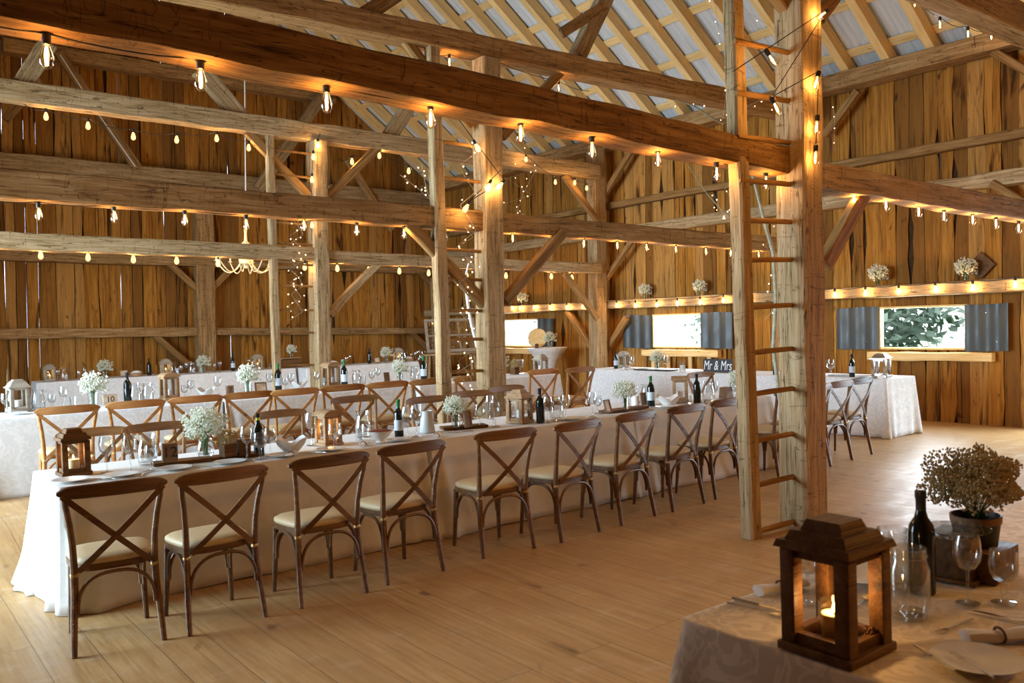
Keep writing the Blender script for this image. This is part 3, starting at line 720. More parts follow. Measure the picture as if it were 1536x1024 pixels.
draped(3.667, 5.965, 5.89, 6.78, TA-.002, 'white cloth over the middle of the long table, under the grey enamel jug', 'cloth3', 2, (.02, .02, .12, .06), flat='-x+x')
draped(5.967, 8.15, 5.92, 6.80, TA-.004, 'white cloth over the far part of the long table, reaching the ladder post', 'cloth3', 3, (.02, .05, .12, .06), flat='-x')
E2 = .14; T2 = TA+E2
for (a, b, y0, sd, l) in [(.95, 3.35, 9.62, 4, 'white cloth on the second table, brightly lit end by the open side'), (3.36, 5.74, 9.54, 5, 'white cloth on the second table, between grey lantern and tan lantern'), (5.75, 8.1, 9.44, 6, 'white cloth on the second table, behind the middle post')]:
    draped(a, b, y0, y0+.86, TA, l, 'cloth', sd, (.10, .02, .05, .05), z0=E2-.004, wave=.028, rz=-.01, flat=('+x', '-x+x', '-x')[sd-4])
E3 = .055; T3 = TA+E3
for (a, b, y0, sd, l) in [(2.85, 5.1, 18.1, 7, 'pale cloth on the table along the gable, end with the single lantern'), (5.12, 7.7, 17.65, 8, 'pale cloth on the gable table, middle section'), (7.72, 10.4, 17.1, 9, 'pale cloth on the gable table, end beside the old window sash')]:
    draped(a, b, y0, y0+.86, TA, l, 'cloth', sd, (.04, .04, .05, .05), z0=E3-.004, rz=-.05, flat=('+x', '-x+x', '-x')[sd-7])
TH4 = TA
draped(10.66, 11.42, 6.02, 8.9, TA, 'white cloth on the head table, end standing free beside the bare floor', 'cloth', 10, (.02, .02, .02, .0), wave=.013, flat='+y', ck=.35)
draped(10.66, 11.42, 8.905, 11.66, TA-.002, 'white cloth on the head table, end beside the wall post', 'cloth', 11, (.02, .02, .0, .02), wave=.013, flat='-y', ck=.35)
TN = .76
draped(2.045, 4.5, .55, 1.83, TN, 'ivory damask cloth on the table with the big dark lantern and lit candle', 'cloth2', 12, (.06, .06, .05, .05))

# ------------------------------------------------------------------ tableware
G_GLASS = None
def mk(name, parts):
    """parts: list of (name, MB, material[, smooth]); the first may be the thing itself when alone"""
    def make():
        if len(parts) == 1: return link(name, parts[0][1]().mesh(name, M[parts[0][2]], 50))
        t = empty(name)
        for pt in parts: part(pt[0], pt[1](), M[pt[2]], t, 50)
        return t
    return proto(name+str(id(parts)), make)
L_ = lambda prof, n=20, c=(0, 0, 0), cap=False: (lambda: MB().lathe(prof, n, c, cap=cap))
wine = mk('wine_glass', [('bowl', L_([(.004, .10), (.022, .107), (.036, .128), (.040, .155), (.037, .185), (.032, .205), (.031, .205), (.036, .185), (.0385, .155), (.0345, .129), (.021, .110), (.001, .104)]), 'glass'),
                         ('stem', L_([(.009, .006), (.0042, .02), (.0038, .06), (.005, .092), (.008, .104)], 12), 'glass'), ('foot', L_([(.001, .001), (.033, .001), (.034, .003), (.015, .006), (.003, .012)], 24), 'glass')])
goblet = mk('water_goblet', [('bowl', L_([(.005, .062), (.026, .07), (.037, .09), (.039, .115), (.035, .152), (.034, .152), (.037, .115), (.035, .092), (.02, .073), (.001, .066)]), 'glass'),
                             ('stem', L_([(.012, .006), (.007, .02), (.010, .034), (.007, .05), (.012, .064)], 12), 'glass'), ('foot', L_([(.001, .001), (.033, .001), (.034, .004), (.014, .008)], 24), 'glass')])
tumbler = mk('glass_tumbler', [('tumbler', L_([(.001, .004), (.026, .004), (.029, .0), (.034, .11), (.0325, .11), (.0275, .012), (.001, .012)]), 'glass')])
def handle(x, z0, z1, r=.006, d=.055):
    P = [(x, 0, z1), (x+d*.6, 0, z1+.012), (x+d, 0, z1-.02), (x+d*.95, 0, (z0+z1)/2), (x+d*.55, 0, z0+.015), (x, 0, z0)]
    return lambda: MB().tube(P, r, 8)
jug = mk('glass_jug', [('body', L_([(.001, .004), (.056, .002), (.063, .02), (.066, .08), (.060, .13), (.049, .165), (.047, .185), (.058, .215), (.0565, .215), (.0455, .185), (.0475, .163), (.058, .128), (.0635, .08), (.060, .022), (.001, .014)], 28), 'glass'), ('handle', handle(.055, .07, .18), 'glass')])
def bottle_kind(col, neck, key):
    ps = [('body', L_([(.001, .012), (.022, .004), (.036, .0), (.0375, .006), (.0375, .185), (.034, .205), (.020, .228), (.0155, .245), (.0145, .25)], 22, cap=True), 'bottle'),
          ('neck', L_([(.0147, .248), (.0147, .285), (.0165, .287), (.0165, .308), (.013, .31), (.001, .31)], 18, cap=True), neck),
          ('label', L_([(.0379, .06), (.0379, .145)], 22), col)]
    if key == 'y': ps.append(('neck_band', L_([(.0152, .258), (.0152, .276)], 18), 'yellow'))
    return mk('wine_bottle', ps)
bot_black, bot_green, bot_yel = bottle_kind('bottle', 'foil', 'b'), bottle_kind('label', 'bottlegreen', 'g'), bottle_kind('bottle', 'foil', 'y')
bot_lab = bottle_kind('label', 'foil', 'l')
def blossoms(n, r, zc, seed, size=.006, flat=.85, drop=.0, air=.62):
    rn = R(seed); mb = MB()
    for i in range(n):
        a = rn.uniform(0, 2*PI); u = rn.uniform(-.75, 1); q = r*(air+(1.06-air)*rn.random()**.8)
        s = math.sqrt(max(0, 1-u*u)); lump = 1+.14*math.sin(a*3+seed)+.12*math.sin(u*7+a*2)
        mb.octa((q*s*math.cos(a)*lump, q*s*math.sin(a)*lump, zc+q*u*flat*lump-drop*s*s), size*rn.uniform(.6, 1.35))
    return mb
def stems(n, r, z0, zc, seed):
    rn = R(seed+5); mb = MB()
    for i in range(n):
        a = rn.uniform(0, 2*PI); u = rn.uniform(0, 1); s = r*.8*math.sqrt(u); e = (s*math.cos(a), s*math.sin(a), zc+r*.6*(1-u)*rn.uniform(.2, 1))
        mb.tube([(rn.uniform(-.012, .012), rn.uniform(-.012, .012), z0), (e[0]*.25, e[1]*.25, zc-r*.55), e], .0011, 3)
    return mb
def bouquet_kind(key, n, r, vase, size, col='blossom', seed=1):
    prof = {'jar': [(.001, .004), (.034, .002), (.040, .02), (.045, .055), (.034, .085), (.036, .098), (.0345, .098), (.032, .085), (.043, .055), (.038, .022), (.001, .012)], 'bud': [(.001, .003), (.022, .002), (.027, .03), (.018, .055), (.021, .065), (.0195, .065), (.0165, .055), (.025, .03), (.001, .008)], 'tumbler': [(.001, .004), (.033, .002), (.04, .10), (.0385, .10), (.031, .01), (.001, .01)]}[vase]
    z1 = prof[5][1] if vase != 'tumbler' else .10
    zc = z1+r*.72
    return mk('baby_breath_bouquet', [('vase', L_(prof, 22), 'glass'), ('stems', lambda: stems(46, r, .012, zc, seed), 'stem'), ('blossoms', lambda: blossoms(n, r, zc, seed, size), col)])
bq_a = bouquet_kind('a', 900, .105, 'jar', .0062, seed=1)
bq_b = bouquet_kind('b', 700, .10, 'tumbler', .0064, seed=2)
bq_far = bouquet_kind('c', 420, .105, 'tumbler', .0085, seed=3)
bq_bud = bouquet_kind('d', 330, .105, 'bud', .010, seed=4)
plate = mk('dinner_plate', [('plate', L_([(.001, .008), (.075, .008), (.09, .012), (.132, .020), (.134, .022), (.088, .017), (.074, .0125), (.001, .0125)], 40), 'china')])
def fork_mb():
    mb = MB(); mb.tube([(0, -.10, .004), (0, -.04, .006), (0, .03, .004), (0, .05, .003)], [.0045, .004, .0025, .004], 6, flat=None)
    mb.box((0, .062, .0035), (.022, .026, .002))
    for k in range(4): mb.box((-.0088+k*.0059, .092, .004), (.003, .036, .0018))
    return mb
fork = mk('dinner_fork', [('fork', fork_mb, 'steel')])
def knife_mb():
    mb = MB(); mb.tube([(0, -.115, .004), (0, -.02, .005)], [.006, .0045], 8); mb.prism([(-.006, -.02), (.008, -.02), (.009, .07), (.003, .105), (-.006, .10)], .003, .005); return mb
knife = mk('table_knife', [('knife', knife_mb, 'steel')])
def spoon_mb():
    mb = MB(); mb.tube([(0, -.10, .004), (0, 0, .006), (0, .05, .004)], [.0045, .003, .003], 6)
    n = 14; mb.add([(.017*math.cos(2*PI*k/n), .072+.026*math.sin(2*PI*k/n), .006) for k in range(n)]+[(0, .072, .001)], [(k, (k+1) % n, n) for k in range(n)]); return mb
spoon = mk('table_spoon', [('spoon', spoon_mb, 'steel')])
def napkin_mb():
    mb = MB(); n = 26
    for k in range(2):
        for i in range(n+1):
            t = i/n
            for j in range(9):
                g = PI*2*j/8; r = .022*(1+.25*abs(t-.5)*2)*(1+.12*math.sin(g*3+t*5))
                mb.v.append(((t-.5)*.2, r*math.cos(g)*1.15, .015+r*.62*math.sin(g)+.002*math.sin(t*9)))
        break
    for i in range(n): mb.f += [(i*9+j, (i+1)*9+j, (i+1)*9+j+1, i*9+j+1) for j in range(8)]
    mb.f += [tuple(range(8)), tuple(n*9+j for j in range(7, -1, -1))]
    return mb
napkin = mk('rolled_napkin', [('cloth', napkin_mb, 'linen'), ('tie', lambda: MB().tube([(0, .028*math.cos(2*PI*k/14), .0155+.019*math.sin(2*PI*k/14)) for k in range(14)], .004, 6, closed=True), 'twine')])
def petal_bowl():
    mb = MB(); n = 48; lay = [(.04, .0, 0), (.055, .012, .1), (.085, .045, .5), (.115, .085, 1), (.111, .088, 1), (.08, .05, .5), (.05, .02, .1), (.001, .014, 0)]
    for r, z, k in lay:
        for i in range(n):
            g = 2*PI*i/n; w = math.cos(4*g); mb.v.append(((r+.02*k*w)*math.cos(g), (r+.02*k*w)*math.sin(g), z+.028*k*w))
    for a in range(len(lay)-1): mb.f += [(a*n+i, a*n+(i+1) % n, (a+1)*n+(i+1) % n, (a+1)*n+i) for i in range(n)]
    return mb
napbowl = mk('scalloped_bowl', [('bowl', petal_bowl, 'china')])
redbowl = mk('footed_bowl', [('bowl', L_([(.001, .003), (.04, .0), (.042, .006), (.03, .02), (.065, .05), (.10, .092), (.103, .095), (.098, .094), (.06, .056), (.001, .03)], 32), 'china'), ('cabbage', L_([(.001, .108), (.05, .104), (.085, .096), (.094, .086)], 24), 'burgundy')])
ejug = mk('enamel_jug', [('body', L_([(.001, .003), (.058, .0), (.060, .006), (.050, .10), (.042, .15), (.046, .165), (.044, .165), (.040, .15), (.048, .10), (.001, .01)], 26), 'milk'), ('handle', handle(.05, .05, .14, .007, .05), 'milk')])
def number_block(txt, key, mat='kraft', w=.085, h=.105):
    def make():
        t = empty('table_number_block'); part('block', MB().bbox((0, 0, h/2), (w, .035, h), .003), M[mat], t)
        cu = bpy.data.curves.new('numeral', 'FONT'); cu.body = txt; cu.size = h*.8; cu.align_x = 'CENTER'; cu.align_y = 'CENTER'; cu.extrude = .0012
        o = link('numeral', cu); dg = bpy.context.evaluated_depsgraph_get(); me = bpy.data.meshes.new_from_object(o.evaluated_get(dg)); bpy.data.objects.remove(o)
        me.materials.clear(); me.materials.append(M['board'] if mat != 'board' else M['chalk'])
        n = link('numeral', me, t, (0, -.0185, h/2)); n.rotation_euler = (PI/2, 0, 0); return t
    return proto('num'+txt+mat, make)
def frame_mk(key, w, h, lean=.28, fm='kraft', pm='photo'):
    def tilt(mb):
        for i, (x, y, z) in enumerate(mb.v): mb.v[i] = (x, y*math.cos(lean)+z*math.sin(lean), z*math.cos(lean)-y*math.sin(lean)+.004)
        return mb
    def rim():
        mb = MB(); b = .012
        for c, d in (((0, 0, b/2), (w, .014, b)), ((0, 0, h-b/2), (w, .014, b)), ((-w/2+b/2, 0, h/2), (b, .014, h-2*b)), ((w/2-b/2, 0, h/2), (b, .014, h-2*b))): mb.box(c, d)
        return tilt(mb)
    return mk('picture_frame', [('rim', rim, fm), ('print', lambda: tilt(MB().box((0, .002, h/2), (w-.024, .006, h-.024))), pm), ('stand', lambda: MB().tube([(0, h*math.sin(lean)*.8, h*.78), (0, h*.55, .004)], .004, 6), fm)])
frame_b = frame_mk('b', .10, .13); frame_c = frame_mk('c', .12, .10, .3, 'kraft', 'photo'); card_t = frame_mk('t', .09, .13, .12, 'kraft', 'kraft')
def lantern_kind(name, wm, s=.17, h=.29, roof='step', top=True, pane=True):
    def base(): return MB().bbox((0, 0, .012), (s, s, .024), .003)
    def roof_mb():
        mb = MB(); z = h*.77
        if roof == 'step':
            mb.box((0, 0, z+.010), (s*1.03, s*1.03, .02), 0, .94, .94); mb.box((0, 0, z+.032), (s*.84, s*.84, .028), 0, .86, .86); mb.box((0, 0, z+.060), (s*.56, s*.56, .03), 0, .82, .82)
        elif roof == 'arch':
            n = 12; w = s*.53; P = [(w*math.cos(PI*k/n), .045*math.sin(PI*k/n)) for k in range(n+1)]
            mb.prism(P, -s*.53, s*.53, lambda x, y, q: (x, q, z+y)); mb.prism(P, -s*.53, s*.53, lambda x, y, q: (q, x, z+y*.98)) if False else None
        else:
            mb.box((0, 0, z+.006), (s*1.06, s*1.06, .012)); mb.box((0, 0, z+.036), (s*.95, s*.95, .05), 0, .62, .62); mb.box((0, 0, z+.066), (s*.5, s*.5, .016), 0, .9, .9)
        return mb
    ps = [('base', base, wm), ('roof', roof_mb, wm)]
    p = s*.095
    for sx, sy in ((-1, -1), (1, -1), (1, 1), (-1, 1)):
        ps.append(('corner_post', lambda sx=sx, sy=sy: MB().bbox((sx*(s*.46-p), sy*(s*.46-p), h*.395+.005), (2*p, 2*p, h*.75-.02), .002), wm))
    for z, t in ((.024+h*.04, h*.08), (h*.77-h*.035, h*.07)):
        for sg in (-1, 1):
            ps.append(('cross_rail', lambda z=z, t=t, sg=sg: MB().box((0, sg*(s*.46-p), z), (s*.92-4*p, p*1.2, t)), wm)); ps.append(('cross_rail', lambda z=z, t=t, sg=sg: MB().box((sg*(s*.46-p), 0, z), (p*1.2, s*.92-4*p, t)), wm))
    if pane:
        def panes():
            mb = MB(); w = s*.46-p; e = s*.46-2*p
            for sg in (-1, 1):
                mb.box((0, sg*w, h*.4), (2*e, .002, h*.6)); mb.box((sg*w, 0, h*.4), (.002, 2*e, h*.6))
            return mb
        ps.append(('pane', panes, 'pane'))
    return mk(name, ps)
lan_dark = lantern_kind('candle_lantern', 'darkwood', .185, .30, 'step')
lan_tan = lantern_kind('candle_lantern', 'tanwood', .165, .30, 'arch')
lan_grey = lantern_kind('candle_lantern', 'greywood', .175, .28, 'metal')
def candle(r, h, mat='wax', lit=True):
    ps = [('wax', L_([(.001, 0), (r, 0), (r, h), (r*.93, h+.001), (r*.8, h-.004), (.001, h-.005)], 20, cap=True), mat), ('wick', lambda: MB().tube([(0, 0, h-.006), (.001, 0, h+.008)], .0012, 5), 'twine')]
    if lit: ps.append(('flame', L_([(.001, h+.003), (.005, h+.009), (.0062, h+.014), (.004, h+.023), (.0005, h+.031)], 10), 'flame'))
    return mk('pillar_candle', ps)
can = candle(.035, .075); can_s = candle(.028, .06); can_w = candle(.035, .09, 'waxwhite', False)
def warm_light(loc, e, r=.02, parent=None, col=(1, .56, .20)):
    ld = bpy.data.lights.new('warm bulb light', 'POINT'); ld.energy = e; ld.color = col; ld.shadow_soft_size = r
    o = bpy.data.objects.new('warm_light', ld); COL.objects.link(o)
    if parent: o.parent = parent
    o.location = loc; return o
def put(pr, u, v, h, label, cat, group=None, rz=0, sc=1.0, dy=0.0):
    p = at(u, v, h); p.y += dy; lo, hi = (5.98, 6.70) if h < T2-.02 else (9.72, 10.36)
    y = min(hi, max(lo, p.y)); x = EF.x+(p.x-EF.x)*y/p.y
    o = pr((x, y, h+.001), rz, sc); return tag(o, label, cat, group)
def lantern(pr, cn, u, v, h, label, glow, rz=0, sc=1.0, dy=0.0, cl=None, e=1.2):
    o = put(pr, u, v, h, label, 'lantern', None, rz, sc, dy)
    if cn:
        z = h+.001+.024*sc+.001
        c = cn((o.location.x, o.location.y, z)); tag(c, cl or ('candle standing inside the '+label), 'candle')
        if glow: warm_light((o.location.x, o.location.y, z+.13), e, .01)
    return o
GA = 'glasses on the long table'
# ---- long table
A = TA+.003
lantern(lan_dark, can, 112, 712, A, 'dark wooden lantern with stepped roof at the end of the long table', True, .06, 1.0, .02, 'cream candle inside the dark lantern on the long table end')
for u, v, l, rz in [(107, 722, 'plate at the long table end beside the dark lantern', 0), (181, 714, 'cream plate behind the first chair', .3), (263, 704, 'plate below the number block with napkin on it', .2), (345, 697, 'white plate behind the second chair', 0), (425, 685, 'plate in front of the white napkin bowl', 0), (497, 677, 'plate in front of the tan candle lantern', .1), (600, 661, 'plate beside the red-filled bowl', 0), (860, 632, 'plate before the glass jugs on the long table', 0), (1000, 612, 'plate behind the eighth chair', 0)]:
    put(plate, u, v, A, l, 'plate', 'plates on the long table', rz, .82)
for u, v, pr, l, rz in [(142, 722, fork, 'fork between the two end plates of the long table', 1.0), (150, 719, knife, 'knife between the two end plates of the long table', .7), (215, 712, spoon, 'spoon behind the first chair', -.4), (300, 700, fork, 'fork past the napkin plate', .5), (455, 681, fork, 'fork before the white napkin bowl', .4), (470, 680, knife, 'knife before the white napkin bowl', .5), (690, 648, knife, 'knife before the grey enamel jug', 1.2), (672, 650, fork, 'fork before the grey enamel jug', 1.1), (955, 622, knife, 'knife on the table edge by the bouquet and frames', .4)]:
    put(pr, u, v, A, l, {'f': 'fork', 'k': 'knife', 's': 'spoon'}[l[0]], 'cutlery on the long table', rz)
for u, v, pr, l, sc in [(161, 709, wine, 'wine glass beside the dark end lantern', 1.05), (196, 708, wine, 'second wine glass from the dark end lantern', 1.05), (228, 706, goblet, 'short goblet in front of the glass jug by the number block', 1.0),
        (371, 691, wine, 'wine glass beside the dark bottle with yellow band', 1.05), (391, 692, goblet, 'goblet in front of the dark bottle with yellow band', 1.1), (406, 684, wine, 'wine glass behind the dark bottle with yellow band', .9), (468, 668, wine, 'tall glass behind the white napkin bowl', 1.1), (503, 677, goblet, 'goblet in front of the tan candle lantern', 1.15), (540, 660, tumbler, 'tumbler between tan lantern and red-filled bowl', 1.0), (612, 657, wine, 'wine glass beside the green-necked bottle', 1.1), (625, 655, wine, 'wine glass before the grey enamel jug', 1.1), (721, 640, goblet, 'goblet nearer the frame by the middle post', 1.15), (742, 640, goblet, 'goblet in front of the middle post', 1.25), (735, 628, wine, 'wine glass behind the two goblets', .95), (822, 634, wine, 'wine glass next to the bottle by the brown lantern', 1.0), (849, 632, wine, 'wine glass next to the glass jug past the brown lantern', 1.0), (889, 628, wine, 'wine glass standing alone past the sixth chair', 1.0), (897, 620, goblet, 'goblet just behind the lone wine glass', 1.0), (1033, 606, tumbler, 'tumbler at the foot of the small tan lantern', .8), (1072, 606, wine, 'wine glass between bottle and brown box', .9), (1101, 597, goblet, 'goblet under the last bouquet of the long table', 1.0)]:
    put(pr, u, v, A, l, 'glass', GA, .3, sc*1.13)
for u, v, l, sc, rz in [(222, 697, 'glass jug beside the number block', 1.0, .4), (545, 655, 'glass jug behind the red-filled bowl', 1.0, 0), (835, 630, 'glass jug past the brown lantern', 1.0, .3), (970, 606, 'glass jug with handle before the bottle and frames', .95, 2.6), (1063, 603, 'glass jug beside the brown box', 1.0, .2)]:
    put(jug, u, v, A, l, 'jug', 'glass jugs on the long table', rz, sc)
put(number_block('12', 'a'), 255, 692, A+.03, 'brown wooden block with the table number 12', 'table number', None, -.12, 1.2)
def riser(label, u0, v0, u1, v1, h, wd=.15):
    a, b = at(u0, v0, h), at(u1, v1, h); L = (b-a).length; o = link('wooden_runner_board', MB().bbox((0, 0, .012), (L, wd, .022), .004).mesh('board', M['darkwood']), None, ((a.x+b.x)/2, (a.y+b.y)/2+.06, h), math.atan2(b.y-a.y, b.x-a.x))
    return tag(o, label, 'board')
riser('brown wooden board under the number block and bouquet', 232, 700, 395, 683, A)
riser('brown wooden board under the frame by the grey enamel jug', 668, 645, 735, 640, A)
riser('brown wooden board under bouquet and frames past the seventh chair', 912, 620, 972, 612, A)
put(bq_a, 309, 686, A+.024, 'baby breath bouquet in a round glass jar beside the number block', 'flowers', None, 0, 1.34)
def planter_mb():
    mb = MB(); mb.box((0, 0, .055), (.11, .11, .11), 0, 1.04, 1.04); return mb
planter = mk('dark_planter', [('box', planter_mb, 'darkwood'), ('blossoms', lambda: blossoms(520, .085, .165, 9, .006), 'blossomtan')])
put(planter, 342, 684, A+.024, 'dark square planter of dried blossom beside the glass jar bouquet', 'flowers', None, .1, .8)
darkbox = mk('dark_box', [('box', lambda: MB().bbox((0, 0, .055), (.085, .06, .11), .003), 'darkwood')])
put(darkbox, 366, 682, A+.024, 'dark wooden box behind the dried blossom planter', 'box', None, 0, 1)
put(bot_yel, 389, 683, A, 'dark wine bottle with a yellow neck band', 'bottle')
put(napbowl, 437, 679, A, 'white scalloped bowl on the long table', 'bowl', None, .4, 1.0)
lantern(lan_tan, can_s, 496, 668, A, 'tan lantern with lit candle on the long table', True, .12, 1.0, .03, 'lit candle inside the tan lantern on the long table', .8)
put(redbowl, 571, 664, A, 'footed white bowl filled with dark red food', 'bowl', None, 0, 1.0)
put(bot_green, 599, 656, A, 'wine bottle with green neck beside the red-filled bowl', 'bottle')
put(ejug, 641, 648, A, 'grey enamel jug on the long table', 'jug', None, .5, 1.1)
put(bq_b, 684, 641, A+.02, 'baby breath bouquet in front of the middle post', 'flowers', None, 0, 1.05)
put(card_t, 703, 641, A+.02, 'brown card frame beside the bouquet at the middle post', 'frame', None, .35, 1.1)
lantern(lan_dark if False else lantern_kind('candle_lantern', 'tanwood', .19, .29, 'step'), can_w, 783, 634, A, 'brown lantern with stepped roof past the middle post', False, .3, 1.0, .03, 'white candle inside the brown lantern past the middle post')
put(bot_black, 811, 634, A, 'dark bottle beside the brown lantern past the middle post', 'bottle')
put(frame_b, 914, 622, A+.02, 'small frame leaning before the bouquet past the seventh chair', 'frame', None, .2, .95)
put(bq_b, 938, 614, A+.02, 'baby breath bouquet beside a white candle on the long table', 'flowers', None, .6, 1.08)
put(candle(.04, .10, 'waxwhite', False), 953, 608, A, 'white candle between bouquet and brown frame', 'candle')
put(card_t, 966, 608, A, 'brown frame behind the white candle', 'frame', None, .1, 1.0)
put(bot_green, 977, 609, A, 'green-necked wine bottle behind the bowl of white cloth', 'bottle')
put(napbowl, 1003, 609, A, 'white bowl with folded cloth in front of the small tan lantern', 'bowl', None, .1, 1.0)
lantern(lantern_kind('candle_lantern', 'tanwood', .17, .30, 'arch', pane=False), can_w, 1024, 603, A, 'small tan lantern with open sides near the ladder rail', False, .75, 1.0, .03, 'white candle inside the open tan lantern')
put(bot_black, 1046, 605, A, 'dark wine bottle beside the open tan lantern', 'bottle')
put(mk('kraft_box', [('box', lambda: MB().box((0, 0, .06), (.14, .1, .12), 0, .85, .85), 'kraft')]), 1089, 597, A, 'brown box tapering upward near the ladder rail', 'box', None, .2, 1)
put(bq_b, 1107, 594, A, 'baby breath bouquet close to the ladder rail', 'flowers', None, 1.2, 1.1)
for u, v, l in [(437, 690, 'folded napkin before the white scalloped bowl'), (655, 655, 'folded napkin before the grey enamel jug'), (545, 668, 'folded napkin before the red-filled bowl'), (1060, 609, 'folded napkin by the bottle near the ladder rail')]:
    put(napkin, u, v, A, l, 'napkin', 'napkins on the long table', .9, .8)
# ---- second table
B = T2+.003; G2 = 'tableware on the second table'
lantern(lan_grey, can_w, 29, 615, B, 'grey lantern at the open end of the second table', False, .1, 1.15, .05, 'white candle inside the grey end lantern')
for u, v, pr, l, sc in [(9, 608, goblet, 'big round goblet at the open end of the second table', 1.3), (58, 611, jug, 'glass jug beside the grey end lantern', 1.0), (78, 608, goblet, 'goblet beside the jug at the open end', 1.0), (96, 606, wine, 'wine glass before the first bouquet of the second table', 1.1), (110, 605, tumbler, 'tumbler before the first bouquet of the second table', 1.0), (203, 600, jug, 'glass jug behind the bottle and number board', 1.0), (222, 599, jug, 'glass jug with handle beside the grey-topped lantern', .95), (277, 594, goblet, 'goblet beside the white bowl of the second table', 1.0), (287, 593, wine, 'wine glass beside the white bowl of the second table', 1.0), (327, 590, wine, 'tall wine glass before the block numbered 7', 1.1), (405, 585, wine, 'wine glass beside the brown tilted card', 1.1), (428, 584, goblet, 'goblet beside the bottle with pale label', 1.0), (437, 583, wine, 'wine glass at the white platter', 1.0), (475, 580, wine, 'wine glass before the arched lantern', 1.0), (484, 579, tumbler, 'tumbler before the arched lantern', 1.1), (535, 577, jug, 'glass jug behind the sixth honey chair', .9), (545, 576, tumbler, 'tumbler behind the sixth honey chair', 1.0), (558, 575, goblet, 'goblet before the tilted brown frame', 1.0), (567, 574, wine, 'wine glass before the tilted brown frame', 1.0), (622, 570, jug, 'jug beside the bottle near the ladder of the middle post', .9)]:
    put(pr, u, v, B, l, 'jug' if pr is jug else 'glass', G2, .4, sc)
for u, v, l, sc in [(140, 604, 'baby breath bouquet near the open end of the second table', 1.35), (372, 588, 'baby breath bouquet between block and tilted card', 1.3), (600, 572, 'baby breath bouquet above the seventh honey chair', 1.1), (750, 562, 'baby breath bouquet just past the middle post', 1.1)]:
    put(bq_far, u, v, B, l, 'flowers', 'bouquets on the second table', 0, sc)
put(number_block('10', 'b', 'photo', .15, .11), 165, 602, B, 'pale board with the table number 10', 'table number', None, .1, 1.0)
put(number_block('7', 'c', 'kraft', .09, .11), 345, 590, B, 'brown block with the table number 7', 'table number', None, .2, 1.0)
for u, v, pr, l in [(192, 600, bot_black, 'dark bottle beside the pale number board'), (418, 586, bot_green, 'green-necked bottle with pale label beside the tilted card'), (517, 580, bot_green, 'green-necked bottle beside the arched lantern'), (636, 571, bot_green, 'green-necked bottle by the ladder of the middle post')]:
    put(pr, u, v, B, l, 'bottle', 'bottles on the second table', 0, 1.1)
lantern(lan_tan, can_w, 256, 596, B, 'grey-brown lantern with arched roof in the middle of the second table', False, .1, 1.12, .04, 'white candle inside the grey-brown arched lantern')
lantern(lan_tan, can_w, 499, 580, B, 'arched lantern beside the third post', False, .1, 1.15, .04, 'white candle inside the arched lantern beside the third post')
lantern(lantern_kind('candle_lantern', 'greywood', .17, .26, 'metal'), can_w, 814, 560, B, 'grey lantern in front of the round-topped wood slice table', False, .2, 1.0, .04, 'white candle inside the grey lantern before the cocktail table')
put(frame_c, 392, 587, B, 'brown tilted card frame on the second table', 'frame', None, -.2, 1.2)
put(card_t, 581, 573, B, 'small tilted brown frame above the seventh honey chair', 'frame', None, .2, 1.0)
put(napbowl, 308, 593, B, 'white bowl above the third honey chair', 'bowl', None, .2, .95)
put(napbowl, 448, 583, B, 'white bowl beside the third post', 'bowl', None, .6, .95)
put(planter, 772, 561, B, 'dark planter just past the middle post', 'flowers', None, .2, .9)
put(goblet, 781, 560, B, 'cut goblet between planter and grey lantern', 'glass', None, 0, 1.3)
for u, v, l in [(25, 621, 'plate in front of the grey end lantern'), (75, 617, 'plate behind the first honey chair'), (640, 573, 'plate near the ladder of the middle post')]: put(plate, u, v, B, l, 'plate', 'plates on the second table', 0, .8)
# ---- gable table
C = T3+.003
def put3(pr, u, base_x_y, label, cat, group=None, sc=1.0, rz=0):
    """stand it on the gable table, in the sight line of picture column u"""
    x, y = base_x_y; o = pr((x, y, C+.001), rz, sc); return tag(o, label, cat, group)
def on3(u, dy=.28):
    d = BT.to_3x3() @ ray(u, 560); fy = lambda x: 18.1-.05*(x-2.85) if x < 5.1 else (17.72-.05*(x-5.1) if x < 7.7 else 17.17-.05*(x-7.7))
    y = 17.9
    for _ in range(6): t = y/d.y; x = EF.x+d.x*t; y = fy(x)+dy
    return (x, y)
for u, l in [(74, 'first from the open end'), (243, 'beside the dark bottle in its middle'), (387, 'past the labelled bottle'), (598, 'past the third post')]:
    o = put3(lan_grey, u, on3(u), 'pale lantern on the gable table, '+l, 'lantern', 'lanterns on the gable table', 1.1)
    c = can((o.location.x, o.location.y, C+.03)); tag(c, 'lit candle in the pale gable-table lantern, '+l, 'candle', 'candles on the gable table'); warm_light((o.location.x, o.location.y, C+.17), .8, .01)
for u, l in [(157, 'first from its open end'), (305, 'in front of the broad brown gable post'), (580, 'past the third post')]:
    put3(bq_far, u, on3(u), 'baby breath bouquet on the gable table, '+l, 'flowers', 'bouquets on the gable table', 1.3)
for u, l in [(224, 'before the gable brace'), (350, 'past the broad gable post'), (555, 'past the third post')]:
    put3(bot_lab if u == 350 else bot_black, u, on3(u), 'dark bottle on the gable table, '+l, 'bottle', 'bottles on the gable table', 1.1)
for i, u in enumerate([86, 96, 100, 118, 127, 260, 266, 272, 280, 288, 300, 322, 330, 375, 405, 415, 424, 432, 514, 520, 526, 605, 612, 618, 625, 632]):
    put3((wine, goblet, tumbler, jug)[(i*7) % 4], u, on3(u, .22+.1*(i % 3)), 'small clear glass or jug on the pale cloth of the gable table', 'glass', 'glasses on the gable table', 1.1)
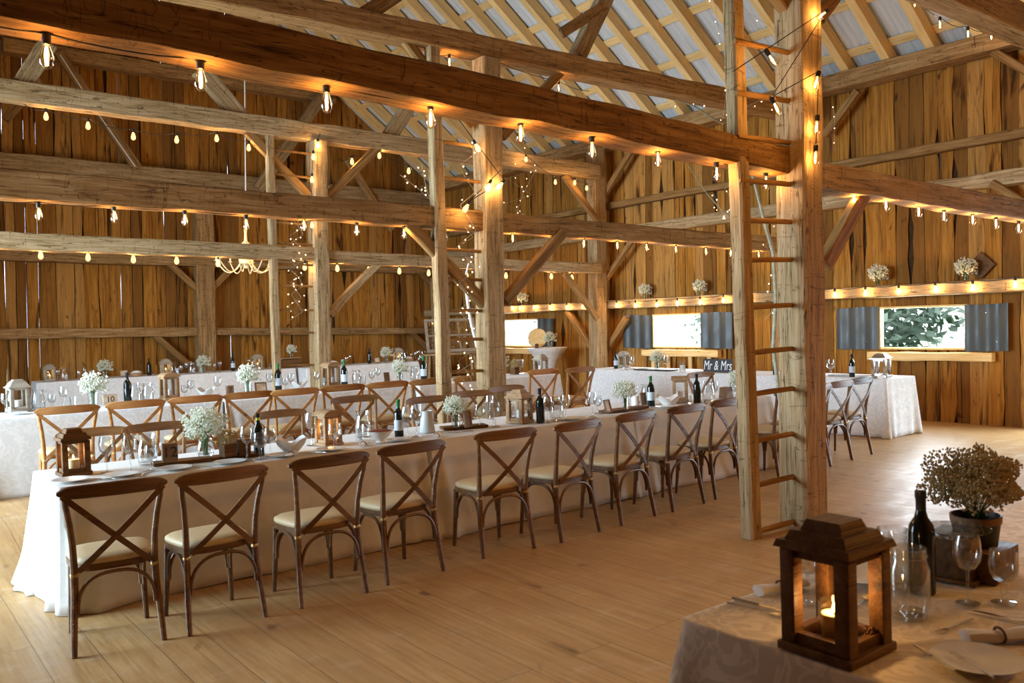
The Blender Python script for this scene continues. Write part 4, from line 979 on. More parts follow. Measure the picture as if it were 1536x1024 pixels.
for u, l, pr in [(138, 'small pale frame on the gable table before a bouquet', frame_b), (186, 'brown picture frame on the gable table past a bouquet', frame_c), (567, 'grey tilted card on the gable table past the third post', frame_c)]: put3(pr, u, on3(u), l, 'frame', None, 1.3)
basket = mk('bread_basket', [('basket', L_([(.001, .004), (.10, .0), (.115, .06), (.112, .062), (.097, .008), (.001, .01)], 24), 'tanwood'), ('napkin', L_([(.001, .10), (.05, .095), (.085, .075), (.106, .05)], 14), 'linen')])
for u, l in [(205, 'bread basket with white cloth on the gable table before a dark bottle'), (366, 'bread basket on the gable table past the labelled bottle'), (500, 'bread basket on the gable table behind the third post'), (612, 'bread basket on the gable table end')]:
    put3(basket, u, on3(u, .3), l, 'basket', 'bread baskets on the gable table', 1.1)
cr = mk('slatted_crate', [('crate', lambda: MB().box((0, 0, .09), (.42, .3, .18)), 'darkwood'), ('board', lambda: MB().bbox((-.06, 0, .205), (.55, .32, .022), .004), 'tanwood')])
o = put3(cr, 447, on3(447), 'dark crate under a plank beside the third post', 'crate', None, 1.0)
tag(bq_far((o.location.x+.05, o.location.y, C+.22), 0, 1.0), 'bouquet standing on the plank over the dark crate', 'flowers')
# ---- head table along the window wall
D = TH4+.003
def hd(pr, y, x, label, cat, rz=0, sc=1.0, group=None): return tag(pr((x, y, D+.001), rz, sc), label, cat, group)
def onh(u, x=10.85):
    d = BT.to_3x3() @ ray(u, 555); return EF.y+d.y*(x-EF.x)/d.x
hd(bot_lab, onh(924), 10.85, 'labelled bottle on the head table end by the wall post', 'bottle')
hd(lantern_kind('candle_lantern', 'greywood', .18, .28, 'metal'), onh(936, 11.2), 11.2, 'pale lantern on the head table near the wall post', 'lantern', .2)
hd(goblet, onh(949, 10.9), 10.9, 'crystal goblet on the head table near the labelled bottle', 'glass', 0, 1.4)
hd(napkin, onh(940, 10.78), 10.78, 'white napkin on the head table by the labelled bottle', 'napkin', 1.2, 1.1)
hd(mk('black_tray', [('tray', lambda: MB().bbox((0, 0, .008), (.24, .8, .016), .004), 'board')]), onh(983, 10.82), 10.82, 'flat black tray on the head table', 'tray')
hd(bq_far, onh(986, 10.85), 10.85, 'baby breath bouquet on the black tray of the head table', 'flowers', 0, 1.15).location.z += .018
hd(goblet, onh(999, 10.92), 10.92, 'crystal goblet just past the head table bouquet', 'glass', 0, 1.6)
hd(mk('candle_cylinder', [('cylinder', L_([(.001, .002), (.05, .0), (.052, .17), (.05, .17), (.048, .008), (.001, .008)], 24), 'glass'), ('candle', L_([(.001, .01), (.04, .01), (.04, .09), (.001, .092)], 18), 'waxwhite')]), onh(1024), 10.85, 'white candle in a glass cylinder on the head table', 'candle', 0, 1.0)
def sign():
    t = empty('lettered_sign'); part('board', MB().bbox((0, 0, .105), (.03, .52, .21), .003), M['board'], t)
    cu = bpy.data.curves.new('lettering', 'FONT'); cu.body = 'Mr & Mrs'; cu.size = .21; cu.align_x = 'CENTER'; cu.align_y = 'CENTER'; cu.extrude = .001; cu.shear = .25; cu.offset = .0
    o = link('lettering', cu); dg = bpy.context.evaluated_depsgraph_get(); me = bpy.data.meshes.new_from_object(o.evaluated_get(dg)); bpy.data.objects.remove(o)
    me.materials.clear(); me.materials.append(M['chalk']); n = link('lettering', me, t, (-.017, 0, .105)); n.rotation_euler = (PI/2, 0, -PI/2); n.scale = (.62, 1, 1); return t
o = sign(); o.location = (10.78, onh(1077, 10.78), D+.001); o.rotation_euler = (0, 0, .1); tag(o, 'black sign with white script standing on the head table', 'sign')
hd(goblet, onh(1246, 10.9), 10.9, 'tall crystal goblet on the head table beside the ladder post', 'glass', 0, 1.5)
hd(bot_lab, onh(1278, 10.85), 10.85, 'labelled bottle on the free end of the head table', 'bottle')
hd(lantern_kind('candle_lantern', 'steel', .2, .30, 'metal', pane=False), onh(1322, 10.98), 10.98, 'silver open lantern on the free end of the head table', 'lantern', .15, 1.05)
hd(napkin, onh(1325, 10.80), 10.80, 'crumpled white napkin before the silver lantern', 'napkin', .3, 1.5)
for i, u in enumerate([1258, 1268, 1295]): hd(plate, onh(u, 10.95), 10.95, 'white plate on the head table, %s from the ladder post' % nth[i], 'plate', 0, .8, 'plates on the head table')
hd(bot_black, onh(1163, 10.8), 10.8, 'black bottle on the head table seen through the ladder', 'bottle')
# ---- cocktail table with stretch cover
ct = empty('cocktail_table', (11.85, 14.25, 0)); tag(ct, 'white stretch-covered cocktail table below the far window', 'table')
part('stretch_cover', MB().lathe([(.22, .0), (.17, .16), (.145, .35), (.16, .55), (.23, .8), (.36, .98), (.43, 1.06), (.43, 1.075), (.001, 1.076)], 40), M['cloth'], ct, 60)
for k in range(4):
    g = PI/4+PI/2*k; part('foot', MB().lathe([(.03, 0), (.03, .03), (.02, .05)], 10, (.22*math.cos(g), .22*math.sin(g), 0)), M['cloth'], ct)
ws = mk('wood_slice', [('slice', lambda: MB().prism([(.2*math.cos(2*PI*k/30)*(1+.03*math.sin(k*2)), .2*math.sin(2*PI*k/30)*(1+.03*math.cos(k*1.3))+.2) for k in range(30)], -.015, .015, lambda x, y, q: (q+y*.12, -x, y)), 'newwood'), ('bark', lambda: MB().tube([(.12*.2*(1+math.sin(2*PI*k/30)), .202*math.cos(2*PI*k/30), .2*(1+math.sin(2*PI*k/30))) for k in range(30)], .012, 6, closed=True), 'bark')])
tag(ws((11.8, 14.5, 1.085), .75), 'round slice of wood standing on the white cocktail table', 'wood slice')
tag(bq_far((11.8, 14.1, 1.077), 0, 1.25), 'bouquet on the white cocktail table beside the wood slice', 'flowers')
tag(mk('card_holder', [('holder', lambda: MB().prism([(-.03, 0), (.03, 0), (0, .09)], -.04, .04, lambda x, y, q: (x, q, y)), 'steel')])((11.68, 14.38, 1.077), .3), 'small silver card holder before the round wood slice', 'card holder')
# ---- shelf bouquets
for u, l in [(783, 'above the far window'), (967, 'above the middle window, nearer the wall post'), (1049, 'above the middle window, nearer the ladder'), (1317, 'above the shutter next to the ladder post'), (1449, 'before the dark diamond board')]:
    p = bX(u, 440, 12.46); q = BT @ Vector((12.46, p.y, 2.30)); o = bq_bud(q, 0, 1.35 if u > 1200 else 1.2); tag(o, 'baby breath posy on the shelf beam, '+l, 'flowers', 'posies on the shelf beam')
p = bX(1470, 400, 12.6); o = link('diamond_board', MB().box((0, 0, 0), (.02, .27, .27)).mesh('diamond_board', M['darkwood'])); o.matrix_world = BT @ Matrix.Translation((12.63, p.y, 2.52)) @ Matrix.Rotation(PI/4, 4, 'X'); tag(o, 'dark diamond board behind a posy on the shelf beam', 'board')
# ---- corner: step ladder, old sash, chest
def sash():
    t = empty('old_window_sash'); w, h = 1.15, .78; mb = MB()
    for c, d in (((0, 0, .035), (w, .04, .07)), ((0, 0, h-.03), (w, .04, .06)), ((-w/2+.03, 0, h/2), (.06, .04, h-.13)), ((w/2-.03, 0, h/2), (.06, .04, h-.13))): mb.bbox(c, d, .004)
    part('frame', mb, M['greywood'], t)
    mb = MB(); mb.box((0, 0, h/2), (w-.12, .03, .035))
    for k in (-1, 1): mb.box((k*w/6, 0, h*.27), (.03, .03, h*.36)); mb.box((k*w/6, 0, h*.72), (.03, .03, h*.37))
    part('glazing_bars', mb, M['greywood'], t); part('pane', MB().box((0, 0, h/2), (w-.12, .005, h-.13)), M['pane'], t)
    def cards():
        mb = MB(); rn = R(3)
        for i in range(3):
            for j in range(2):
                for k in range(5): mb.box((-w/3+i*w/3+rn.uniform(-.1, .1), .012, h*.27+j*h*.45+rn.uniform(-.1, .1)), (.07, .003, .05))
        return mb
    part('paper_notes', cards(), M['kraft'], t); return t
o = sash(); o.location = (10.75, 16.2, 1.02); o.rotation_euler = (-.33, 0, -.35); tag(o, 'old white six-pane window sash leaning near the corner', 'window sash')
t = empty('sash_table', (10.75, 16.3, 0), -.35); tag(t, 'small grey stand under the old window sash', 'stand')
part('top', MB().bbox((0, 0, .98), (1.25, .42, .04)), M['greypost'], t)
for sx in (-1, 1):
    for sy in (-1, 1): part('leg', MB().tube([(sx*.5, sy*.16, .96), (sx*.58, sy*.2, 0)], .025, 6), M['greypost'], t)
part('shelf', MB().bbox((0, 0, .45), (1.05, .34, .03)), M['greypost'], t)
tag(napbowl((10.65, 16.3, .468), 0, 1.2), 'pale bowl on the lower shelf of the sash stand', 'bowl')
def ladder(name, label, p_lo, p_hi, rungs, mat='greypost', wd=.13, dp=.11, left=None, rr=.022):
    """p_lo, p_hi: rail ends; rungs: list of ((a),(b))"""
    t = empty(name); t.matrix_world = BT; tag(t, label, 'ladder')
    def rail(a, b):
        a, b = Vector(a), Vector(b); n = 14; mb = MB(); rn = R(int(a.y*100))
        vs = []
        for i in range(n+1):
            p = a.lerp(b, i/n); q = rn.uniform(-.006, .006); x, y = wd/2+q, dp/2-q; c = .015
            for sx, sy in ((-x+c, -y), (x-c, -y), (x, -y+c), (x, y-c), (x-c, y), (-x+c, y), (-x, y-c), (-x, -y+c)): vs.append((p.z-a.z, p.y+sy-a.y, -(p.x+sx-a.x)))
        mb.add(vs, [(i*8+k, i*8+(k+1) % 8, i*8+8+(k+1) % 8, i*8+8+k) for i in range(n) for k in range(8)]+[tuple(range(7, -1, -1)), tuple(n*8+k for k in range(8))])
        q = part('rail', mb, M[mat], t); q.location = a; q.rotation_euler = (0, -PI/2, 0)
    rail(p_lo, p_hi)
    if left: rail(*left)
    for a, b in rungs: part('rung', MB().tube([a, Vector(a).lerp(Vector(b), .5)+Vector((0, 0, .003)), b], [rr*.9, rr, rr*.9], 8), M['oak'] if mat == 'x' else M['brace'], t)
    return t
zf = lambda x, y: x*math.tan(TH)+hf(x, y)
r1 = [(790, 1160), (721, 1160), (655, 1160), (586, 1158), (525, 1155), (458, 1155), (388, 1150), (330, 1150), (272, 1150), (208, 1148), (143, 1145), (68, 1143)]
zs = [bY(u, v, 4.1).z for v, u in r1]
t = ladder('pole_ladder', 'tall ladder built onto the thick post with the bulbs round its top', (5.38, 4.12, zf(5.38, 4.12)), (5.30, 4.2, 5.3), [((5.36-.01*i, 4.12, z-.02), (5.9, 4.1, z+.005)) for i, z in enumerate(zs)])
r2 = [(557, 697), (509, 697), (466, 695), (419, 695), (376, 695), (332, 694), (270, 690), (217, 690), (165, 690), (115, 690)]
t = ladder('pole_ladder', 'ladder built onto the middle post behind the long table', (5.36, 8.26, zf(5.4, 8.3)), (5.28, 8.3, 5.0), [((5.34, 8.27, bY(u, v, 8.3).z), (5.92, 8.3, bY(u, v, 8.3).z)) for v, u in r2], wd=.145, dp=.12)
r3 = [(548, 446), (499, 446), (465, 446), (429, 446), (397, 446), (366, 448), (336, 448), (300, 450), (265, 450), (229, 450)]
t = ladder('pole_ladder', 'ladder of the third post, right of the chandelier', (5.27, 12.82, zf(5.3, 12.9)), (5.22, 12.86, 4.8), [((5.25, 12.84, bY(u, v, 12.86).z), (5.92, 12.88, bY(u, v, 12.86).z)) for v, u in r3], wd=.12, dp=.11, rr=.018)
a0, a1 = bY(650, 470, 18.9), bY(672, 470, 18.9)
t = ladder('corner_ladder', 'flat ladder with board steps standing in the room corner', (a0.x, 18.9, zf(11, 18.9)), (a0.x, 18.95, 3.1), [((a0.x, 18.9, z), (a1.x+.05, 18.9, z)) for z in (.5, .85, 1.2, 1.55, 1.9, 2.25, 2.6, 2.95)], left=((a1.x+.05, 18.9, zf(11, 18.9)), (a1.x+.05, 18.95, 3.1)), wd=.07, dp=.05, rr=.03)

# ------------------------------------------------------------------ lights on strings
def bulb_meshes(big):
    s = 1.0
    g = MB().lathe([(.013, -.034), (.016, -.045), (.026, -.075), (.031, -.098), (.029, -.118), (.018, -.136), (.001, -.143)], 16, cap=False)
    k = MB().lathe([(.006, .02), (.017, .012), (.019, -.002), (.018, -.036), (.012, -.04)], 12)
    f = MB()
    for i in range(4):
        a = PI/2*i; f.tube([(.004*math.cos(a), .004*math.sin(a), -.045), (.008*math.cos(a), .008*math.sin(a), -.08), (.005*math.cos(a), .005*math.sin(a), -.115)], .0011, 5)
    return g.mesh('bulb', M['bulbglass' if big else 'glow'], 60), k.mesh('socket', M['socket'], 40), f.mesh('filament', M['filament'], 60)
BIG, SML = bulb_meshes(True), bulb_meshes(False)
def string(label, pts, energy, big=False, scale=1.0, ends=None, sag=.02, tilt=None, plane=None, drop=.075):
    """pts: bulb positions (centre of the glass) in the timber frame's coordinates"""
    t = empty('string_light'); t.matrix_world = BT; tag(t, label, 'string lights')
    P = [Vector(p)+Vector((0, 0, drop*scale+.012)) for p in pts]; path = []
    ends = ends or (P[0]-(P[1]-P[0])*.5, P[-1]+(P[-1]-P[-2])*.5)
    Q = [Vector(ends[0])]+P+[Vector(ends[1])]
    for a, b in zip(Q, Q[1:]):
        for k in range(5): u = k/5; path.append(a.lerp(b, u)-Vector((0, 0, sag*4*u*(1-u))))
    path.append(Q[-1]); part('cord', MB().tube(path, .004 if big else .005, 5), M['cord'], t)
    for i, p in enumerate(pts):
        p = Vector(p); top = p+Vector((0, 0, drop*scale)); b = link('bulb', (BIG if big else SML)[0], t, top); b.scale = (scale,)*3
        if tilt: b.rotation_euler = tilt[i]
        s = link('socket', (BIG if big else SML)[1], b)
        if big: link('filament', BIG[2], b)
        w = (b.rotation_euler.to_matrix() @ Vector((0, 0, -.09*scale)))
        warm_light(top+w, energy, .009 if big else .016, t)
    return t
BP = lambda Y, l: [bY(u, v, Y) for u, v in l]
EB_, ES = 6.0, 4.6
string('Edison bulbs strung under the dark heavy beam across the hall', BP(4.22, [(-190, 30), (70, 84), (301, 119), (490, 153), (646, 178), (781, 201), (888, 225), (987, 240), (1075, 261), (1149, 274)]), EB_, True, 1.0, drop=.085)
string('bulbs under the beam from ladder post towards the window wall', BP(4.11, [(1281, 297), (1329, 306), (1378, 316), (1416, 323), (1459, 328), (1494, 334), (1528, 341), (1560, 348)]), ES, True, .95)
string('bulbs under the lower beam leading to the ladder of the middle post', BP(8.33, [(-70, 312), (58, 319), (171, 323), (277, 328), (369, 335), (456, 337), (535, 344), (606, 349), (668, 352)]), ES, True, 1.05)
string('bulbs under the lower beam between middle post and window wall', BP(8.33, [(769, 356), (826, 360), (876, 364), (926, 367), (970, 370), (1014, 373), (1059, 376), (1096, 378), (1138, 381)]), ES, True, 1.0)
string('bulbs under the grey beam in front of the chandelier', BP(12.9, [(-10, 378), (61, 381), (132, 384), (200, 387), (265, 389), (327, 393), (405, 396), (457, 399)]), ES, False, 1.05)
string('bulbs under the grey beam between third post and wall post', BP(12.9, [(506, 401), (553, 403), (599, 405), (643, 408), (700, 411), (759, 412), (827, 413), (858, 415)]), ES, False, 1.05)
string('bulbs hanging below the pale upper beam above the chandelier', BP(12.9, [(69, 173), (132, 187), (200, 203), (265, 208), (325, 206), (373, 220)]), ES, False, 1.0, sag=.05)
string('three bulbs hanging past the third post below the upper beam', BP(12.9, [(528, 241), (569, 232), (613, 255)]), ES, False, 1.0, sag=.06)
string('four bulbs hanging near the wall post below the pale upper beam', BP(12.6, [(789, 238), (833, 272), (862, 273), (880, 281)]), ES, False, .9, sag=.04)
shelfb = [(746, 462), (768, 461), (780, 461), (801, 460), (825, 460), (850, 460), (874, 459), (897, 458), (925, 457), (953, 457), (985, 456), (1016, 454), (1050, 452), (1085, 449), (1118, 446), (1252, 441), (1298, 438), (1348, 436), (1403, 432), (1459, 430), (1523, 425)]
string('row of bulbs glowing on the face of the shelf beam above the windows', [bX(u, v, 12.27) for u, v in shelfb], 4.5, False, .95)
wp = [(5.86, 3.95, bY(1238, 30, 3.93).z)]
def wrap(lst, Y): return [bY(u, v, Y) for u, v in lst]
string('bulb string wound round the top of the thick ladder post', wrap([(1150, 92), (1240, 31), (1158, 163), (1228, 124), (1226, 190), (1224, 235)], 3.92), ES, True, 1.0, tilt=[(0, -.9, 0), (0, .95, 0), (0, -.7, 0), (.1, .3, 0), (0, .15, 0), (0, .1, 0)], sag=-.0)
string('bulb string looping up to the high beam beside the eaves plate', wrap([(1372, 3), (1410, 36), (1452, 50), (1487, 53), (1519, 64)], 5.2), ES, True, .95, sag=.05)
string('bulb string wound round the middle post above the beam', wrap([(711, 221), (756, 281), (704, 313), (736, 281)], 8.1), ES, False, .95, tilt=[(0, -.6, 0), (0, .8, 0), (0, .6, 0), (0, .4, 0)], sag=0)
string('bulb string wound round the top of the third post', wrap([(477, 216), (470, 234), (468, 268), (468, 336)], 12.66), ES, False, .95, sag=0)
string('small bulbs under the middle upper beam by its posts', BP(8.36, [(674, 92), (738, 99), (838, 131)]), ES, True, .9, sag=.03)
beam(XB, 12.4, -.42, -.16, 2.88, 3.1, 'added unseen beam behind the viewer carrying the added fill bulbs', seed=25)  # added beam out of view, there to carry the fill bulbs
string('added fill bulbs under the unseen beam behind the viewer', [(x, -.29, 2.78) for x in (4.5, 5.3, 6.1, 6.9, 7.7, 8.5)], 55.0, True, 1.0)  # added warm fill for the foreground, far stronger than the visible strings
# fairy lights
def fairy(label, paths, n, seed, frame=True, spread=.03):
    t = empty('fairy_light_string'); t.matrix_world = BT; tag(t, label, 'fairy lights'); rn = R(seed); w = MB(); l = MB()
    for P in paths:
        P = [Vector(p) for p in P]; w.tube(P, .0022, 4); L = [(b-a).length for a, b in zip(P, P[1:])]; S = sum(L)
        for i in range(n):
            d = S*(i+.5*rn.random())/n; k = 0
            while k < len(L)-1 and d > L[k]: d -= L[k]; k += 1
            p = P[k].lerp(P[k+1], d/L[k])+Vector((rn.gauss(0, spread), rn.gauss(0, spread), rn.gauss(0, spread))); l.octa(p, .008+.004*rn.random())
    part('wire', w, M['wire'], t); o = part('tiny_lights', l, M['fairy'], t, 0); o['kind'] = 'stuff'; return t
def zig(Y, u0, u1, v0, v1, n, seed):
    rn = R(seed); return [bY(u0+(u1-u0)*(.5+.5*math.sin(i*2.1))+rn.uniform(-2, 2), v0+(v1-v0)*i/n, Y+rn.uniform(-.1, .1)) for i in range(n+1)]
fairy('fairy lights tumbling between the third post and its ladder', [zig(12.75, 434, 458, 300, 480, 14, 1), zig(12.85, 432, 456, 330, 470, 12, 2)], 20, 1)
fairy('fairy lights tumbling between the middle post and its ladder', [zig(8.22, 686, 716, 210, 600, 20, 3), zig(8.3, 684, 712, 340, 590, 16, 4)], 22, 2)
fairy('fairy lights scattered past the middle post under the high beam', [zig(11.8, 757, 800, 205, 330, 10, 5), [bY(u, v, 12.0) for u, v in ((770, 335), (785, 290), (800, 262), (805, 240))]], 9, 3)
fairy('fairy lights and bare twigs on the upper beam beside the ladder rail', [[bY(u, v, 8.0) for u, v in ((1010, 160), (1040, 150), (1075, 170), (1100, 185), (1130, 160), (1165, 165))], zig(7.9, 1085, 1160, 20, 185, 9, 6), [bY(u, v, 8.0) for u, v in ((1072, 0), (1080, 60), (1092, 120), (1084, 180))]], 8, 4)
fairy('fairy lights beside the ladder below the dark beam', [zig(7.5, 1086, 1106, 258, 330, 6, 7), [bY(u, v, 7.5) for u, v in ((1070, 290), (1085, 325), (1105, 340))], zig(7.4, 1148, 1166, 330, 480, 8, 8)], 8, 5)
fairy('thin wires with tiny lights before the middle ladder', [[bY(u, v, 8.9) for u, v in ((600, 262), (630, 285), (650, 305), (652, 316))], [bY(u, v, 8.9) for u, v in ((632, 245), (640, 285), (652, 314))]], 7, 6)
fairy('few tiny lights beside the bulb-wound ladder post, before the boards', [[bX(u, v, 12.2) for u, v in ((1249, 158), (1252, 185), (1251, 212), (1251, 226))]], 4, 7, spread=.0)
def branch(label, pts, r, mat='twig', name='willow_branch'):
    t = link(name, MB().tube([BT @ Vector(p) for p in pts], r, 8).mesh(name, M[mat], 60)); return tag(t, label, 'branch')
branch('grey willow branch climbing behind the ladder rungs', [bY(u, v, 5.2) for u, v in ((1170, 600), (1160, 520), (1164, 450), (1160, 380), (1146, 330), (1136, 290), (1128, 262))], [.022, .022, .02, .018, .018, .014, .01])
branch('pale twisted branch behind the middle ladder', [bY(u, v, 8.6) for u, v in ((716, 520), (708, 490), (703, 465), (701, 445), (697, 420), (703, 395))], [.02, .018, .018, .022, .014, .01], 'linen')
branch('bare twig arching over the upper beam', [bY(u, v, 7.9) for u, v in ((1015, 150), (1040, 158), (1066, 176), (1084, 186), (1108, 168), (1140, 150))], [.008, .012, .014, .012, .01, .006])
branch('drooping twig beside the ladder under the dark beam', [bY(u, v, 7.6) for u, v in ((1032, 248), (1060, 290), (1085, 318), (1106, 330))], [.006, .009, .008, .005])
branch('thin white cable running beside the gable brace', [bY(u, v, 19.4) for u, v in ((90, 82), (140, 160), (203, 250))], .012, 'linen', 'cable')
branch('white cord hanging above the chandelier', [bY(367, 118, 15.0), bY(369, 350, 15.0)], .011, 'linen', 'cable')
# chandelier
CC = bY(369, 393, 15.0); ch = empty('chandelier'); ch.matrix_world = BT @ Matrix.Translation(CC); tag(ch, 'cream chandelier with looping arms behind the grey beam', 'chandelier')
part('column', MB().lathe([(.001, -.12), (.03, -.10), (.02, -.06), (.10, -.03), (.12, .02), (.10, .06), (.035, .09), (.03, .2), (.05, .24), (.09, .3), (.07, .33), (.03, .37), (.02, .5), (.03, .56), (.012, .6)], 20), M['cream'], ch)
for k in range(8):
    g = 2*PI*k/8+.2; c, s = math.cos(g), math.sin(g); P = []
    for i in range(15):
        t_ = i/14; r = .09+.42*t_**.9; z = -.0-.19*math.sin(PI*t_**.85)+.02*t_; P.append((r*c, r*s, z))
    a = part('arm', MB().tube(P, .0095, 7), M['cream'], ch)
    part('cup', MB().lathe([(.01, 0), (.04, .012), (.04, .018), (.014, .02), (.013, .07), (.001, .07)], 12, (.51*c, .51*s, .02)), M['cream'], a)
    part('candle_bulb', MB().lathe([(.008, .09), (.014, .105), (.012, .125), (.001, .15)], 10, (.51*c, .51*s, .0)), M['glow'], a)
    if k % 2 == 0: warm_light((.51*c, .51*s, .17), 16, .02, ch)

# ------------------------------------------------------------------ the table by the camera
def tn(pr, x, y, label, cat, rz=0, sc=1.0, group=None, dz=0): return tag(pr((x, y, TN+.004+dz), rz, sc), label, cat, group)
BL = lantern_kind('candle_lantern', 'darkwood', .225, .37, 'step', pane=False)
tn(BL, 2.165, 1.365, 'big dark lantern with stepped roof and lit candle on the ivory table', 'lantern')
cz = TN+.004+.025
gl = mk('candle_glass', [('glass', L_([(.001, .002), (.040, .0), (.042, .004), (.042, .115), (.040, .115), (.039, .008), (.001, .008)], 26), 'glass')])
tag(gl((2.15, 1.36, cz)), 'glass cup holding the lit candle in the big dark lantern', 'candle glass')
tag(candle(.034, .07)((2.15, 1.36, cz+.009)), 'lit yellow candle in the big dark lantern', 'candle'); warm_light((2.15, 1.36, cz+.115), 1.8, .012, None, (1, .55, .2))
def cone_mb():
    mb = MB(); rn = R(4)
    for i in range(7):
        for j in range(9):
            g = 2*PI*j/9+i*.35; r = .020*math.sin(PI*(i+1.2)/8.6); mb.octa((r*math.cos(g), r*math.sin(g), .006+i*.0055), .0065)
    return mb
pc = mk('pine_cone', [('cone', cone_mb, 'darkwood')]); nut = mk('hazel_nut', [('nut', L_([(.001, 0), (.010, .004), (.013, .012), (.008, .021), (.001, .026)], 12, cap=True), 'tanwood')])
for x, y, s, l in [(2.21, 1.295, 1.0, 'dark pine cone in front of the candle in the big lantern'), (2.095, 1.305, .9, 'dark pine cone at the lantern side towards the hall'), (2.235, 1.385, .9, 'dark pine cone beside the jug side of the big lantern')]: tag(pc((x, y, cz), .4, s), l, 'pine cone', 'pine cones in the big lantern')
for x, y, l in [(2.10, 1.35, 'hazel nut beside the candle glass in the big lantern'), (2.09, 1.385, 'hazel nut behind the first one in the big lantern'), (2.13, 1.30, 'hazel nut in front of the candle glass'), (2.175, 1.29, 'hazel nut beside the front pine cone')]: tag(nut((x, y, cz), 0, 1.1), l, 'nut', 'nuts in the big lantern')
mason = mk('glass_jug', [('body', L_([(.001, .004), (.055, .002), (.060, .015), (.0605, .15), (.052, .172), (.050, .182), (.055, .186), (.054, .19), (.050, .195), (.051, .212), (.0495, .212), (.0485, .19), (.050, .172), (.058, .148), (.0575, .017), (.001, .012)], 32), 'glass'), ('handle', handle(.057, .06, .165, .006, .05), 'glass')])
def near(pr, u, v, label, cat, rz=0, sc=1.0, group=None, dz=0.0):
    p = at(u, v, TN+.004); return tn(pr, p.x, p.y, label, cat, rz, sc, group, dz)
near(mason, 1364, 925, 'clear glass jug with handle on the ivory table', 'jug', .6, 1.0)
near(mason, 1340, 880, 'second glass jug behind the first on the ivory table', 'jug', .6, .93)
near(bot_black, 1384, 888, 'black wine bottle on the ivory table', 'bottle', 0, 1.08)
near(wine, 1452, 905, 'tall wine glass on the ivory table', 'glass', 0, 1.05)
near(goblet, 1506, 905, 'short goblet beside the tall wine glass on the ivory table', 'glass', 0, 1.1)
p = at(1470, 872, TN+.004)
bx = mk('wooden_riser_box', [('box', lambda: MB().bbox((0, 0, .085), (.24, .18, .15), .003), 'darkwood'), ('plinth', lambda: MB().bbox((0, 0, .008), (.28, .22, .016), .003), 'darkwood')])
tn(bx, p.x+.03, p.y+.09, 'brown wooden box behind the wine glass on the ivory table', 'box', .12, .9)
pl = mk('flower_pot', [('pot', lambda: MB().lathe([(.07, 0), (.085, .11), (.08, .112), (.066, .01), (.001, .01)], 28), 'board'), ('ribbon', lambda: MB().lathe([(.0855, .085), (.0865, .11)], 28, cap=False), 'kraft'), ('blossoms', lambda: blossoms(5200, .155, .23, 21, .0052, .74, 0, .42), 'blossomtan'), ('stems', lambda: stems(90, .15, .06, .21, 22), 'stem')])
p = at(1500, 880, TN+.004); tn(pl, p.x+.10, p.y+.12, 'black pot overflowing with dried baby breath on the ivory table', 'flowers', 0, .95, None, .10)
tag(mk('wooden_tray', [('tray', lambda: MB().bbox((0, 0, .05), (.22, .2, .1), .004), 'darkwood')])((p.x+.10, p.y+.12, TN+.003), .1), 'dark wooden block under the black flower pot', 'block')
gb = mk('amber_bowl', [('bowl', L_([(.001, .004), (.05, .0), (.06, .006), (.115, .035), (.112, .036), (.058, .012), (.001, .01)], 30), 'glass')])
p2 = at(1425, 800, TN+.2); tag(gb((p2.x, p2.y-.02, TN+.19), 0, .9), 'shallow glass bowl on the brown wooden box', 'bowl')
pt = near(plate, 1466, 996, 'plate with knife and fork before the rolled napkin', 'plate', 0, .84)
def lay(pr, h, t, label, cat, dz=0.0, sc=1.0):
    """h, t: where the handle end and the tip lie"""
    a, b = at(h[0], h[1], TN+.004+dz), at(t[0], t[1], TN+.004+dz); m = (a+b)/2
    return tag(pr((m.x, m.y, TN+.004+dz), math.atan2(b.y-a.y, b.x-a.x)-PI/2, sc), label, cat)
lay(knife, (1382, 975), (1424, 1002), 'knife lying on the plate of the ivory table', 'knife', .02, .8)
lay(fork, (1487, 1016), (1432, 982), 'fork lying on the plate of the ivory table', 'fork', .02, .8)
lay(fork, (1459, 930), (1408, 949), 'fork lying beside the rolled napkin on the ivory table', 'fork', 0, .85)
near(napkin, 1500, 960, 'cream napkin rolled with brown tie on the ivory table', 'napkin', -.62, 1.0)
lay(knife, (1536, 934), (1481, 922), 'knife lying behind the rolled napkin', 'knife', 0, .9)
near(napkin, 1172, 886, 'napkin on the ivory table side towards the hall', 'napkin', -.25, .95)
lay(fork, (1097, 907), (1172, 924), 'fork on the ivory table corner beside the big lantern', 'fork')
lay(knife, (1113, 902), (1180, 919), 'knife on the ivory table corner beside the big lantern', 'knife')
near(plate, 1290, 868, 'plate edge seen behind the big dark lantern', 'plate', 0, .85)
near(wine, 1212, 905, 'wine glass seen through the big dark lantern', 'glass', 0, .9)
lay(fork, (1284, 915), (1300, 896), 'fork seen through the big dark lantern', 'fork', 0, .9)

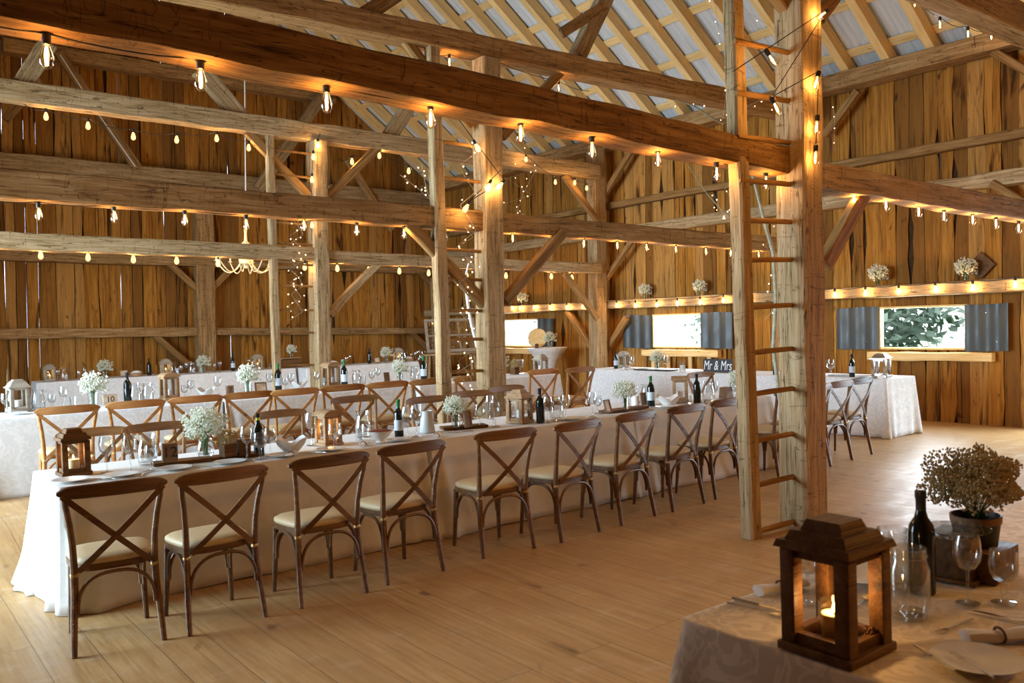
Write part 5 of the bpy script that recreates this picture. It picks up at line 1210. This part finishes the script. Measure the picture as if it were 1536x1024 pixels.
# ------------------------------------------------------------------ daylight, camera
w = bpy.data.worlds.new('overcast sky'); SC.world = w; w.use_nodes = True; nt = w.node_tree; bg = nt.nodes['Background']
bg.inputs[0].default_value = (.86, .93, 1.0, 1); bg.inputs[1].default_value = 6.0
def area(name, loc, rot, sx, sy, e, col, spread=PI):
    ld = bpy.data.lights.new(name, 'AREA'); ld.shape = 'RECTANGLE'; ld.size = sx; ld.size_y = sy; ld.energy = e; ld.color = col; ld.spread = spread
    o = bpy.data.objects.new(name, ld); COL.objects.link(o); o.location = loc; o.rotation_euler = rot; return o
area('daylight_barn_door', (XL-.25, 9.8, 2.1), (0, -PI/2+.33, 0), 4.0, 6.2, 1500, (.58, .80, 1.0), 2.3)
area('daylight_side_door', (WX+.2, 3.85, 1.5), (0, PI/2-.5, 0), 2.3, 1.9, 165, (.60, .82, 1.0), 2.2)
for a, b in Wn: area('daylight_window', (WX+.12, (a+b)/2, 1.4), (0, PI/2, 0), .62, 1.2, 60, (.72, .88, 1.0))
cd = bpy.data.cameras.new('camera'); cam = bpy.data.objects.new('camera', cd); COL.objects.link(cam)
cd.sensor_width = 36; cd.lens = FPX/1536*36; cd.clip_start = .05; cd.clip_end = 300
Rc = BT.to_3x3() @ Matrix((RX, UX, -FX)).transposed()
cam.matrix_world = Matrix.Translation(EF) @ Rc.to_4x4()
cd.dof.use_dof = True; cd.dof.focus_distance = 8.0; cd.dof.aperture_fstop = 5.0
SC.camera = cam
vs = SC.view_settings; vs.view_transform = 'Standard'; vs.look = 'None'; vs.exposure = 0.0; vs.gamma = 1.0; vs.use_curve_mapping = False
SC.cycles.use_denoising = True
SC.cycles.max_bounces = 10; SC.cycles.transparent_max_bounces = 24; SC.cycles.sample_clamp_indirect = 8; SC.cycles.blur_glossy = .5; SC.cycles.caustics_reflective = False; SC.cycles.caustics_refractive = False
for l, v in LBL.items():
    if len(v) > 1: print('SAME LABEL', l, len(v))
    if not 4 <= len(l.split()) <= 16: print('LABEL LENGTH', len(l.split()), l)
